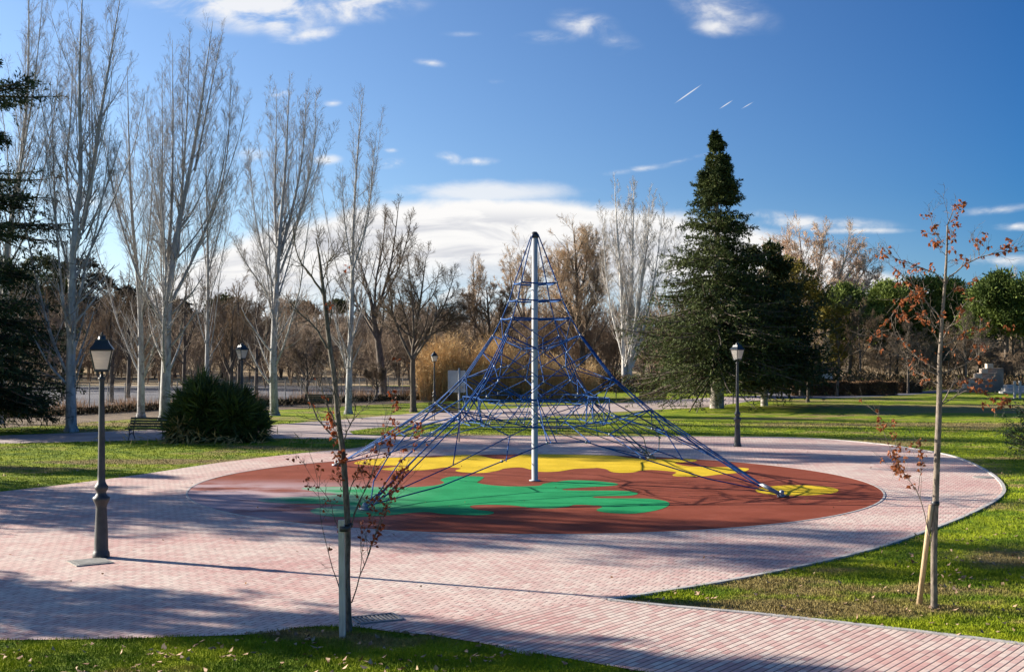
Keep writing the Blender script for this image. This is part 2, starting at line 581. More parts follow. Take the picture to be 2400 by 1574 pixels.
def mat_rubber(name, c, worn=0.0):
    m, N, bs, P = mat_new(name, 0.9, 0.12)
    c2 = tuple(min(1, q * 1.25 + 0.01) for q in c)
    col = N.mix(N.mr(N.noise(P, 0.8, 5, 0.65), 0.35, 0.7), c, c2)
    col = N.mix(N.mr(N.noise(P, 45, 3, 0.7), 0.35, 0.7), col, N.mix(1.0, col, (0.78, 0.78, 0.78), 'MULTIPLY'))
    # pale dust left by puddles towards the left edge of the surface
    sep = N.new('ShaderNodeSeparateXYZ'); N.l.new(P, sep.inputs[0])
    side = N.mr(sep.outputs[0], -7.5, -1.5, 1.0, 0.0)
    dust = N.m('MULTIPLY', N.mr(N.noise(N.mapping(P, scale=(0.35, 0.8, 1)), 1.0, 7, 0.65), 0.34, 0.56), side)
    front = N.mr(sep.outputs[1], 32.0, 35.0, 1.0, 0.0)
    dust = N.m('MULTIPLY', dust, front)
    col = N.mix(N.m('MULTIPLY', dust, 0.72), col, (0.52, 0.43, 0.45))
    col = N.mix(N.mr(N.noise(N.mapping(P, scale=(1, 1, 1), loc=(5, 3, 0)), 2.6, 7, 0.75), 0.55, 0.75, 0, 0.35), col, N.mix(1.0, col, (0.6, 0.6, 0.62), 'MULTIPLY'))
    col = N.mix(N.mr(N.noise(P, 1.3, 8, 0.8), 0.60, 0.72, 0, 0.22), col, (0.42, 0.34, 0.30))
    col = N.mix(N.mr(N.noise(P, 0.55, 6, 0.75), 0.62, 0.8, 0.0, 0.25), col, (0.30, 0.24, 0.22))
    N.put(bs.inputs['Base Color'], col)
    b = N.new('ShaderNodeBump')
    b.inputs['Strength'].default_value = 0.35
    b.inputs['Distance'].default_value = 0.004
    N.l.new(N.noise(P, 140, 2, 0.5), b.inputs['Height'])
    N.l.new(b.outputs[0], bs.inputs['Normal'])
    return m


def mat_poplar(name, c1, c2):
    m, N, bs, P = mat_new(name, 0.85, 0.25)
    c = N.mix(N.mr(N.noise(N.mapping(P, scale=(4, 4, 1.2)), 1.6, 4, 0.6), 0.3, 0.7), c1, c2)
    scar = N.mr(N.noise(N.mapping(P, scale=(1.5, 1.5, 6)), 1.3, 3, 0.6), 0.60, 0.68)
    c = N.mix(N.m('MULTIPLY', scar, 0.7), c, (0.07, 0.06, 0.05))
    sep = N.new('ShaderNodeSeparateXYZ'); N.l.new(P, sep.inputs[0])
    foot = N.m('MULTIPLY', N.mr(sep.outputs[2], 0.3, 2.2, 1, 0), N.mr(N.noise(N.mapping(P, scale=(3, 3, 2)), 2.0, 4, 0.7), 0.4, 0.6))
    c = N.mix(N.m('MULTIPLY', foot, 0.6), c, (0.11, 0.10, 0.085))
    N.put(bs.inputs['Base Color'], c)
    b = N.new('ShaderNodeBump'); b.inputs['Strength'].default_value = 0.6; b.inputs['Distance'].default_value = 0.03
    N.l.new(N.noise(N.mapping(P, scale=(3, 3, 1)), 6.0, 5, 0.7), b.inputs['Height'])
    N.l.new(b.outputs[0], bs.inputs['Normal'])
    return m


M = dict(
    grass=mat_grass('lawn grass'),
    blade=mat_grass('grass blades', bump=False),
    pave=mat_pavers('concrete pavers', math.radians(28)),
    path=mat_pavers('path pavers', math.radians(-52), herring=False),
    rubber=mat_rubber('red rubber', (0.215, 0.047, 0.022)),
    yellow=mat_rubber('yellow rubber', (0.62, 0.42, 0.012)),
    green=mat_rubber('green rubber', (0.006, 0.25, 0.080)),
    kerb=simple('kerb concrete', (0.36, 0.34, 0.32), (0.50, 0.47, 0.43), 6, 0.9, bump=0.3),
    asphalt=simple('grey asphalt', (0.10, 0.10, 0.115), (0.16, 0.155, 0.165), 0.25, 0.9),
    walk=simple('park path paving', (0.34, 0.26, 0.24), (0.46, 0.38, 0.34), 0.6, 0.9),
    field=simple('dry field', (0.30, 0.21, 0.11), (0.42, 0.31, 0.17), 0.12, 0.95),
    soil=simple('bare soil and dead leaves', (0.10, 0.07, 0.045), (0.24, 0.17, 0.10), 2.2, 0.95, bump=0.8),
    hill=simple('scrub hill', (0.05, 0.055, 0.025), (0.17, 0.13, 0.075), 0.05, 0.95, detail=8),
    white_bark=mat_poplar('white poplar bark', (0.27, 0.265, 0.26), (0.50, 0.49, 0.475)),
    white_twig=simple('poplar twigs', (0.17, 0.145, 0.125), (0.31, 0.27, 0.235), 0.9, 0.85),
    brown_bark=simple('brown bark', (0.07, 0.055, 0.042), (0.17, 0.135, 0.105), 2.0, 0.9, stretch=(4, 4, 1), bump=0.7),
    brown_twig=simple('brown twigs', (0.11, 0.08, 0.056), (0.24, 0.18, 0.125), 0.5, 0.9),
    tan_twig=simple('tan twigs', (0.46, 0.34, 0.22), (0.66, 0.51, 0.36), 0.5, 0.9),
    rust_twig=simple('rusty twigs', (0.13, 0.085, 0.05), (0.24, 0.165, 0.10), 0.3, 0.9),
    sap_bark=simple('sapling bark', (0.12, 0.095, 0.072), (0.29, 0.235, 0.185), 7.0, 0.85, stretch=(3, 3, 1), bump=0.6),
    fir=simple('fir needles', (0.030, 0.048, 0.014), (0.105, 0.125, 0.036), 0.9, 0.8, 0.2, trans=0.12),
    cedar=simple('cedar needles', (0.018, 0.036, 0.018), (0.055, 0.085, 0.036), 0.8, 0.8, 0.2, trans=0.12),
    darkleaf=simple('dark evergreen leaves', (0.024, 0.034, 0.010), (0.090, 0.098, 0.024), 0.7, 0.7, 0.3, trans=0.1),
    olive=simple('olive yellow leaves', (0.08, 0.07, 0.012), (0.22, 0.17, 0.028), 0.6, 0.7, 0.2, trans=0.25),
    pine=simple('stone pine needles', (0.045, 0.072, 0.016), (0.19, 0.235, 0.045), 0.30, 0.8, 0.2, trans=0.15),
    yucca=simple('sword leaves', (0.030, 0.052, 0.010), (0.11, 0.15, 0.030), 1.6, 0.55, 0.4, trans=0.1),
    yucca_dry=simple('dry sword leaves', (0.30, 0.19, 0.06), (0.48, 0.34, 0.14), 4, 0.8),
    redleaf=simple('red brown leaves', (0.16, 0.032, 0.012), (0.42, 0.115, 0.035), 25, 0.6, 0.3, trans=0.35),
    drybrown=simple('dead oak leaves', (0.20, 0.075, 0.03), (0.42, 0.24, 0.10), 14, 0.8, 0.2, trans=0.2),
    litter=simple('pale dead leaves', (0.13, 0.06, 0.035), (0.52, 0.36, 0.23), 9, 0.85),
    reed=simple('golden reeds', (0.44, 0.27, 0.11), (0.72, 0.50, 0.25), 0.9, 0.85, trans=0.2),
    weed=simple('dry weeds', (0.22, 0.13, 0.075), (0.38, 0.25, 0.15), 0.9, 0.9, trans=0.2),
    hedge=simple('brown hedge', (0.10, 0.055, 0.03), (0.20, 0.12, 0.06), 1.3, 0.9, trans=0.1),
    iron=simple('dark painted iron', (0.022, 0.024, 0.026), (0.055, 0.055, 0.055), 5.0, 0.5, 0.5, bump=0.2, bscale=60),
    lampblack=simple('black painted iron', (0.010, 0.016, 0.018), (0.024, 0.032, 0.034), 6.0, 0.35, 0.6),
    diffuser=simple('milky lamp glass', (0.78, 0.74, 0.69), (0.90, 0.86, 0.81), 8.0, 0.4, 0.5, stretch=(1, 1, 14), trans=0.7),
    mast=simple('galvanised steel', (0.33, 0.34, 0.35), (0.47, 0.475, 0.48), 4.0, 0.6, 0.3, metallic=0.1, stretch=(1, 1, 0.3)),
    rope=simple('blue rope', (0.002, 0.030, 0.13), (0.004, 0.085, 0.30), 9.0, 0.7, 0.2),
    clamp=simple('aluminium fittings', (0.15, 0.17, 0.20), (0.30, 0.32, 0.36), 20.0, 0.4, 0.5, metallic=0.4),
    blackcap=simple('black plastic', (0.012, 0.012, 0.014), (0.025, 0.025, 0.03), 9.0, 0.45, 0.5),
    wood=simple('weathered bench wood', (0.040, 0.042, 0.022), (0.095, 0.08, 0.045), 3.0, 0.6, 0.35, stretch=(1, 8, 8)),
    stake=simple('grey timber stake', (0.42, 0.38, 0.32), (0.62, 0.57, 0.49), 6.0, 0.85, stretch=(4, 4, 0.5), bump=0.5),
    stake_tan=simple('round tan stake', (0.42, 0.29, 0.16), (0.60, 0.44, 0.27), 6.0, 0.85, stretch=(4, 4, 0.5), bump=0.5),
    grate=simple('cast iron grate', (0.16, 0.15, 0.15), (0.28, 0.26, 0.25), 12.0, 0.6, 0.4),
    slab=simple('cement cover', (0.20, 0.19, 0.17), (0.30, 0.29, 0.26), 5.0, 0.9, bump=0.5),
    signwhite=simple('sign panel', (0.42, 0.40, 0.38), (0.56, 0.54, 0.51), 3.0, 0.5),
    postpale=simple('pale sign post', (0.42, 0.40, 0.36), (0.56, 0.53, 0.48), 3.0, 0.6),
    wire=simple('fence wire', (0.24, 0.23, 0.21), (0.34, 0.32, 0.30), 3.0, 0.6),
    stone=simple('pale stone', (0.46, 0.36, 0.27), (0.62, 0.50, 0.40), 2.0, 0.9),
    whitewash=simple('white paving', (0.34, 0.32, 0.30), (0.52, 0.49, 0.46), 1.0, 0.8),
    brickwall=simple('brown brick', (0.26, 0.19, 0.15), (0.36, 0.27, 0.21), 2.0, 0.9),
    netgreen=simple('green windbreak cloth', (0.01, 0.10, 0.07), (0.02, 0.15, 0.11), 1.0, 0.8),
)

# ------------------------------------------------------------------ setting: ground, paving, paths
gp = np.array([[-700, -40], [900, -40], [900, 1500], [-700, 1500]], float)
sheet('ground', gp, 0.0, M['grass'])


def polyG(pts):
    return np.array([G(x, y)[:2] for x, y in pts])


left_in = 0
PAVE = polyG([(-700, 1250), (-300, 1190), (0, 1152), (160, 1134), (340, 1110), (520, 1083), (700, 1062), (830, 1050), (880, 1038), (900, 1027),
              (960, 1023), (1100, 1022), (1250, 1022), (1500, 1023), (1716, 1024), (1889, 1027), (2057, 1040), (2191, 1060), (2256, 1077),
              (2320, 1109), (2351, 1142), (2338, 1168), (2277, 1202), (2191, 1237), (2060, 1282), (1900, 1322), (1700, 1362), (1560, 1385), (1425, 1406),
              (1330, 1440), (1261, 1529), (1132, 1505), (1002, 1485), (916, 1478), (842, 1468), (765, 1466), (700, 1469), (600, 1484), (400, 1491), (200, 1496), (0, 1498), (-500, 1500), (-900, 1505)])
PAVE_S = smooth_poly(PAVE, 3)
sheet('paving', PAVE_S, 0.008, M['pave'])
PATH = polyG([(1425, 1406), (1600, 1423), (1800, 1441), (2100, 1474), (2400, 1510), (2800, 1560), (3300, 1640),
              (3300, 2300), (2400, 1900), (1900, 1700), (1700, 1620), (1520, 1575), (1391, 1552), (1261, 1530), (1132, 1506), (1002, 1486), (916, 1479), (866, 1470), (942, 1458), (1045, 1450), (1132, 1441), (1300, 1421)])
sheet('path_paving', PATH, 0.012, M['path'])
CIRC_C = np.array([0.60, 33.45]); CIRC_R = 9.25
th = np.linspace(0, 2 * np.pi, 120, endpoint=False)
CIRC = np.stack([CIRC_C[0] + (CIRC_R + 0.35 * 0) * np.cos(th), CIRC_C[1] + CIRC_R * np.sin(th)], 1)
sheet('rubber_surface', CIRC, 0.012, M['rubber'])
ribbon('rubber_kerb', CIRC, 0.05, 0.0, 0.018, M['kerb'])
# kerbs round the paved circle and along the path
kl = smooth_poly(polyG([(1425, 1406), (1560, 1385), (1700, 1362), (1900, 1322), (2060, 1282), (2191, 1237), (2277, 1202), (2338, 1168), (2351, 1142), (2320, 1109),
                        (2256, 1077), (2191, 1060), (2057, 1040), (1889, 1027), (1716, 1024), (1500, 1023), (1250, 1022), (1100, 1022), (960, 1023)]), 5, closed=False)
ribbon('kerb_right', kl, 0.09, 0.0, 0.035, M['kerb'], closed=False)
kl3 = smooth_poly(polyG([(1425, 1406), (1600, 1423), (1800, 1441), (2100, 1474), (2400, 1510), (2800, 1560)]), 5, closed=False)
ribbon('path_kerb', kl3, 0.10, 0.0, 0.03, M['kerb'], closed=False)

def c7(pts): return [(700 + x / 2.3156, 900 + y / 2.3156) for x, y in pts]
def c4(pts): return [(1400 + x / 4.76, 900 + y / 4.76) for x, y in pts]


yel = c7([(300, 430), (400, 407), (620, 396), (740, 398), (850, 385), (960, 385), (1010, 395), (1060, 405), (1120, 408), (1180, 395), (1230, 381),
          (1400, 380), (1560, 384)]) + c4([(0, 790), (180, 797), (300, 815), (420, 830), (560, 832), (640, 833), (760, 840), (1000, 835), (1110, 850), (1060, 865), (960, 872), (860, 880), (930, 905), (1050, 920), (1250, 925), (1500, 928),
                                           (1640, 936), (1690, 950), (1600, 985), (1350, 1010), (1150, 1030), (900, 1030), (835, 1015), (880, 985), (760, 968), (600, 958), (480, 965), (400, 985),
                                           (250, 990), (150, 978), (100, 950), (0, 935)]) + \
    c7([(1600, 456), (1500, 460), (1400, 475), (1300, 475), (1250, 462), (1200, 452), (1120, 458), (1080, 470), (1000, 482), (900, 480), (850, 470),
        (880, 458), (800, 452), (700, 465), (560, 471), (450, 463), (520, 450), (600, 444), (400, 440)])
sheet('yellow_patch', smooth_poly(polyG(yel), 4), 0.016, M['yellow'])
el = [(1500 + (850 + 225 * math.cos(a)) / 2.3156, 900 + (577 + 28 * math.sin(a)) / 2.3156) for a in np.linspace(0, 2 * np.pi, 40, endpoint=False)]
sheet('yellow_spot', polyG(el), 0.016, M['yellow'])
grn = [(707, 1144), (760, 1141), (850, 1141)] + c7([(600, 560), (740, 550), (790, 535), (770, 520), (820, 503), (900, 500), (1000, 503), (990, 520), (970, 535),
      (1040, 548), (1150, 555), (1300, 552), (1330, 540), (1400, 530), (1480, 522), (1600, 525), (1700, 535), (1735, 545), (1700, 552), (1600, 558),
      (1450, 568), (1440, 575), (1550, 578), (1700, 578), (1800, 582), (1840, 595), (1800, 605), (1700, 608), (1600, 610), (1620, 618), (1750, 620),
      (1900, 622), (1990, 635), (2010, 655), (1960, 680), (1850, 700), (1750, 703), (1650, 695), (1615, 683), (1650, 665), (1600, 658), (1500, 655), (1450, 668),
      (1350, 675), (1250, 670), (1150, 658), (1000, 655), (930, 662), (960, 680), (1040, 690), (1060, 700), (1020, 710), (900, 712), (780, 705), (700, 695),
      (600, 700), (500, 712), (400, 718)]) + [(830, 1212), (770, 1210), (732, 1202), (735, 1193), (780, 1187), (820, 1184), (760, 1181), (680, 1180), (615, 1176), (610, 1169), (660, 1165),
                                             (740, 1163), (790, 1158), (740, 1152)]
sheet('green_patch', smooth_poly(polyG(grn), 4), 0.016, M['green'])

# park paths and the land beyond
LPATH = polyG([(-600, 1026), (0, 1020), (294, 1009), (480, 1002), (627, 996), (791, 983), (1010, 965), (1250, 954), (1400, 946), (1667, 931), (1778, 926), (1850, 919),
                          (1850, 931), (1778, 937), (1667, 953), (1400, 967), (1146, 984), (1037, 991), (955, 996), (860, 1004), (818, 1010), (830, 1018), (955, 1022),
                          (960, 1030), (800, 1028), (627, 1027), (480, 1028), (294, 1032), (0, 1039), (-600, 1050)])
sheet('left_path', LPATH, 0.004, M['walk'])
sheet('right_road', polyG([(1790, 917), (1850, 914), (1930, 925), (2100, 921), (2230, 911), (2400, 903), (2700, 896), (2700, 905), (2400, 911), (2230, 918), (2100, 927), (1961, 933), (1850, 934), (1780, 935)]), 0.008, M['asphalt'])
sheet('asphalt_lot', polyG([(-900, 985), (-300, 972), (0, 965), (360, 950), (700, 945), (900, 938), (1000, 930), (1010, 905), (700, 903), (300, 904), (0, 905), (-900, 905)]), 0.004, M['asphalt'])
sheet('field', polyG([(-1200, 905), (1000, 903), (1020, 890), (1020, 870), (0, 868), (-1200, 868)]), 0.004, M['field'])
sheet('undergrowth_soil', polyG([(-900, 1022), (0, 1003), (200, 990), (360, 978), (620, 962), (900, 947), (1100, 938), (1300, 925), (1480, 911), (1850, 888), (2400, 876), (3300, 868), (3300, 858),
                                (1850, 862), (1300, 880), (1020, 900), (900, 938), (700, 945), (360, 950), (0, 965), (-900, 985)]), 0.008, M['soil'])


def hill(name, d, pts, depth, seed, mat=M['hill']):
    """ridge whose skyline runs through photo points; a real bank of ground with slope and depth"""
    r = np.random.default_rng(seed)
    px = np.linspace(pts[0][0], pts[-1][0], 260)
    py = np.interp(px, [p[0] for p in pts], [p[1] for p in pts])
    ns = 9
    V = []
    for i, s in enumerate(np.linspace(0, 1, ns)):
        prof = math.sin(min(1, s * 2) * math.pi / 2) if s < 0.5 else math.cos((s - 0.5) * math.pi)
        x = (px - 1200) / F * d
        h = (CAM_H + (HZ - py) / F * (d + depth * 0.5)) * prof
        h = h + r.normal(size=len(px)) * 0.02 * d * 0.1 * prof
        V.append(np.stack([x * (1 + s * depth / d), np.full_like(x, d + s * depth), h - 0.3 * (prof < 0.05)], 1))
    n = len(px)
    idx = np.arange(ns * n).reshape(ns, n)
    q = np.stack([idx[:-1, :-1], idx[:-1, 1:], idx[1:, 1:], idx[1:, :-1]], -1).reshape(-1, 4)
    o = MB().add(np.concatenate(V), q).build(name, mat)
    o['kind'] = 'structure'
    return o


hill('hill_far', 420, [(-900, 740), (0, 730), (300, 752), (700, 748), (900, 760), (1200, 770), (1400, 775), (1700, 765), (2000, 755), (2400, 745), (3300, 735)], 260, 3)
hill('hill_near', 170, [(-1200, 800), (-200, 795), (300, 812), (560, 822), (800, 808), (1000, 812), (1200, 822), (1500, 815), (1900, 800), (2400, 790), (3300, 780)], 90, 4, M['field'])

# ------------------------------------------------------------------ tree machinery


def unit(v):
    return v / (np.linalg.norm(v, axis=-1, keepdims=True) + 1e-9)


def grow(P, R, c, t0, t1, ang, asd, Lf, k, rr, tip, trop, wig, rng, flat=0.0, droop=0.0, rmin=0.004):
    n, kp, _ = P.shape
    idx = np.repeat(np.arange(n), c)
    m = n * c
    t = t0 + (t1 - t0) * ((np.tile(np.arange(c), n) + rng.random(m)) / c)
    f = t * (kp - 1)
    i0 = np.clip(f.astype(int), 0, kp - 2)
    fr = (f - i0)[:, None]
    A = P[idx, i0]; B = P[idx, i0 + 1]
    pos = A + (B - A) * fr
    T = unit(B - A)
    rad = R[idx, i0] * (1 - fr[:, 0]) + R[idx, i0 + 1] * fr[:, 0]
    plen = np.linalg.norm(np.diff(P, axis=1), axis=2).sum(1)[idx]
    a = rng.normal(size=(m, 3))
    a[:, 2] *= (1 - flat)
    a = unit(a - (a * T).sum(1, keepdims=True) * T)
    an = np.radians(ang + asd * rng.normal(size=m))[:, None]
    d = np.cos(an) * T + np.sin(an) * a
    L = Lf(t, plen) * rng.uniform(0.65, 1.25, m)
    out = np.empty((m, k, 3)); out[:, 0] = pos
    up = np.array([0, 0, 1.0])
    st = (L / (k - 1))[:, None]
    for s in range(1, k):
        d = unit(d + up * trop - up * droop * s / k + rng.normal(size=(m, 3)) * wig)
        out[:, s] = out[:, s - 1] + d * st
    r0 = np.maximum(np.minimum(rad * rr, L * 0.03 + 0.002), rmin)
    Rr = r0[:, None] * np.linspace(1, tip, k)[None]
    return out, np.maximum(Rr, rmin * 0.6)


def stems_from_px(stems, d, rng, k=12, jit=0.35):
    Ps, Rs = [], []
    for st in stems:
        dep = d + rng.normal() * jit
        q = np.array([np.r_[W(p[0], p[1], d), p[2]] for p in st])
        q[1:, 1] += np.cumsum(rng.normal(size=len(q) - 1)) * jit
        q = resample(q, k)
        Ps.append(q[:, :3]); Rs.append(q[:, 3])
    return np.array(Ps), np.array(Rs)


def bare_tree(name, label, stems, d, rng_seed, bark, twig, style='poplar', dens=1.0, group=None, cat='tree', rmin=0.0052, straight=1.0):
    rng = np.random.default_rng(rng_seed)
    P, R = stems_from_px(stems, d, rng, 14, 0.3 * straight)
    if style == 'poplar':
        R = R * np.linspace(1, 0.55, 14)[None]
    P[0, 0, 2] = -0.15
    base = P[0, 0].copy(); base[2] = 0.0
    root = thing(name, label, cat, tuple(base), group)
    tr = MB().tubes(P, R, 10)
    # root flare
    tr.tubes(np.array([[base + [0, 0, -0.1], base + [0, 0, 0.25]]]), np.array([[R[0, 0] * 1.5, R[0, 0] * 1.02]]), 10)
    cr = MB()
    c = lambda q: max(1, int(round(q * dens)))
    if style == 'poplar':
        Pl, Rl = grow(P, R, c(10), 0.08, 0.82, 22, 7, lambda t, L: L * (0.60 * (1 - t) + 0.05), 14, 0.32, 0.2, 0.085, 0.030, rng)
        tr.tubes(Pl, Rl, 6)
        Pa = np.concatenate([P, Pl]); Ra = np.concatenate([R, Rl])
        P1, R1 = grow(Pa, Ra, c(37), 0.07, 0.99, 34, 9, lambda t, L: L * 0.11 * (1.2 - t) + 0.35, 6, 0.30, 0.35, 0.10, 0.06, rng, rmin=rmin)
        ln_ = np.linalg.norm(np.diff(Pa, axis=1), axis=2).sum(1)
        kp_ = np.repeat(np.clip(ln_ / (0.55 * ln_.max()), 0.12, 1), len(P1) // len(Pa)) > rng.random(len(P1))
        P1, R1 = P1[kp_], R1[kp_]
        P2, R2 = grow(P1, R1, 6, 0.15, 0.98, 36, 10, lambda t, L: L * (0.34 * (1 - t) + 0.14) + 0.07, 4, 0.6, 0.4, 0.13, 0.08, rng, rmin=rmin * 0.8)
        P3, R3 = grow(P2, R2, 2, 0.25, 1.0, 34, 12, lambda t, L: L * 0.35 + 0.08, 3, 0.6, 0.5, 0.12, 0.10, rng, rmin=rmin * 0.7)
    elif style == 'round':
        Pl, Rl = grow(P, R, c(9), 0.25, 0.85, 40, 10, lambda t, L: L * (0.42 * (1 - t) + 0.14), 14, 0.45, 0.2, 0.04, 0.07, rng)
        tr.tubes(Pl, Rl, 6)
        Pa = np.concatenate([P, Pl]); Ra = np.concatenate([R, Rl])
        P1, R1 = grow(Pa, Ra, c(15), 0.15, 0.98, 42, 11, lambda t, L: L * (0.30 * (1 - t) + 0.14) + 0.2, 7, 0.5, 0.3, 0.04, 0.07, rng, rmin=rmin)
        ln_ = np.linalg.norm(np.diff(Pa, axis=1), axis=2).sum(1)
        kp_ = np.repeat(np.clip(ln_ / (0.55 * ln_.max()), 0.12, 1), len(P1) // len(Pa)) > rng.random(len(P1))
        P1, R1 = P1[kp_], R1[kp_]
        P2, R2 = grow(P1, R1, 8, 0.12, 0.98, 36, 10, lambda t, L: L * (0.36 * (1 - t) + 0.16) + 0.1, 4, 0.6, 0.5, 0.08, 0.08, rng, rmin=rmin)
        P3, R3 = grow(P2, R2, 5, 0.15, 1.0, 36, 12, lambda t, L: L * 0.35 + 0.15, 2, 0.6, 0.7, 0.08, 0.10, rng, rmin=rmin)
    elif style == 'spread':
        P1, R1 = grow(P, R, c(12), 0.30, 0.98, 46, 12, lambda t, L: L * (0.42 * (1 - t) + 0.14), 7, 0.6, 0.3, 0.10, 0.14, rng)
        P2, R2 = grow(P1, R1, 10, 0.2, 0.98, 44, 14, lambda t, L: L * (0.40 * (1 - t) + 0.16), 5, 0.6, 0.3, 0.06, 0.16, rng, rmin=rmin)
        P3, R3 = grow(P2, R2, 9, 0.1, 1.0, 45, 14, lambda t, L: L * 0.4 + 0.12, 3, 0.6, 0.4, 0.05, 0.2, rng, rmin=rmin)
    else:  # airy
        P1, R1 = grow(P, R, c(9), 0.25, 0.96, 38, 10, lambda t, L: L * (0.34 * (1 - t) + 0.12), 7, 0.55, 0.3, 0.16, 0.09, rng)
        P2, R2 = grow(P1, R1, 8, 0.2, 0.98, 38, 12, lambda t, L: L * (0.40 * (1 - t) + 0.15), 5, 0.6, 0.3, 0.10, 0.12, rng, rmin=rmin)
        P3, R3 = grow(P2, R2, 7, 0.1, 1.0, 40, 14, lambda t, L: L * 0.38 + 0.1, 3, 0.6, 0.4, 0.08, 0.15, rng, rmin=rmin)
    tr.tubes(P1, R1, 5)
    cr.tubes(P2, R2, 4)
    cr.tubes(P3, R3, 3)
    tr.build('trunk', bark, root)
    cr.build('crown', twig, root)
    return root


def conifer(name, label, base, H, rad, seed, mat, n_br=300, tw=16, bl=8, z0=0.8, elev=5, droop=0.25, blade=(0.30, 0.055), layered=0, power=0.85, trunk_r=0.3,
            trunk_mat=None, group=None, lean=0.0, layers=None, zj=0.10, ej=2.5, flat2=0.93):
    rng = np.random.default_rng(seed)
    base = np.array([base[0], base[1], 0.0])
    if layers is not None:
        layered = len(layers)
    root = thing(name, label, 'tree', tuple(base), group)
    k = 14
    zz = np.linspace(-0.15, H * 0.985, k)
    P = np.stack([base[0] + lean * zz + 0.03 * np.sin(zz * 0.7), base[1] + 0.03 * np.cos(zz), zz], 1)[None]
    R = (trunk_r * np.linspace(1.12, 0.05, k))[None]
    n = n_br
    t = rng.random(n)
    if layered:
        lv = rng.integers(0, layered, n)
        if layers is not None:
            lw = np.array([q[1] for q in layers]) + 0.55
            lv = rng.choice(layered, n, p=lw / lw.sum())
            z = np.array([q[0] for q in layers])[lv] + rng.normal(size=n) * zj
        else:
            z = z0 + (H - z0) * ((lv + 0.5) / layered) ** 0.95 + rng.normal(size=n) * 0.12
        # uneven layers: some sides reach out further
    else:
        z = z0 + (H - z0 - 0.1) * np.where(rng.random(n) < 0.72, 1 - np.sqrt(1 - t * 0.999), t)
    h = np.clip((z - z0) / (H - z0), 0, 1)
    az = rng.random(n) * 2 * np.pi
    if layered:
        az = rng.random(n) * 2 * np.pi if ej > 3 else (lv * 2.4 + rng.integers(0, 5, n) * 1.2566 + rng.normal(size=n) * 0.28)
    env = rad * (1 - h) ** power
    # keep lower skirt a little shorter
    env *= np.clip(0.80 + h * 3, 0, 1)
    L = (env * rng.choice([0.6, 0.8, 0.95, 1.12], n) * rng.uniform(0.85, 1.08, n) + 0.15)
    if layers is not None:
        L = np.array([q[1] for q in layers])[lv] * rng.uniform(0.62, 1.08, n)
    el = np.radians(elev + 30 * h ** 2 * (0 if layers is not None else 1) + rng.normal(size=n) * (ej if layers is not None else 7))
    D = np.stack([np.cos(az) * np.cos(el), np.sin(az) * np.cos(el), np.sin(el)], 1)
    kk = 6
    out = np.empty((n, kk, 3))
    cx = base[0] + lean * z
    out[:, 0] = np.stack([cx, np.full(n, base[1]), z], 1)
    d = D.copy()
    for s in range(1, kk):
        d = unit(d + np.array([0, 0, -droop]) * (1 - h[:, None]) * (0.6 if s < 4 else -0.5) + rng.normal(size=(n, 3)) * 0.05)
        out[:, s] = out[:, s - 1] + d * (L / (kk - 1))[:, None]
    Rb = (0.012 + L * 0.012)[:, None] * np.linspace(1, 0.25, kk)[None]
    MB().tubes(P, R, 12).build('trunk', trunk_mat or M['brown_bark'], root)
    MB().tubes(out, Rb, 4).build('limbs', M['brown_bark'], root)
    fl = flat2 if layers is not None else 0.75
    P2, R2 = grow(out, Rb, tw, 0.18, 1.0, 52, 12, lambda t_, Lp: Lp * (0.34 * (1 - t_) + 0.10) + 0.10, 4, 0.5, 0.4, 0.0, 0.08, rng, flat=fl, droop=0.22, rmin=0.004)
    cr = MB()
    # needles all along the twigs
    n2 = len(P2)
    tt = rng.random((n2, bl))
    f = tt * 3
    i0 = np.clip(f.astype(int), 0, 2); fr = (f - i0)[..., None]
    ii = np.arange(n2)[:, None]
    A = P2[ii, i0]; B = P2[ii, i0 + 1]
    pos = (A + (B - A) * fr).reshape(-1, 3)
    T = unit(B - A).reshape(-1, 3)
    dd = unit(T + rng.normal(size=T.shape) * 0.55)
    m = len(pos)
    cr.blades(pos, dd, blade[0] * rng.uniform(0.6, 1.3, m), blade[1] * rng.uniform(0.7, 1.3, m), rng=rng, side=np.array([0, 0, 1.0]) + rng.normal(size=(m, 3)) * 0.5)
    cr.build('crown', mat, root)
    return root


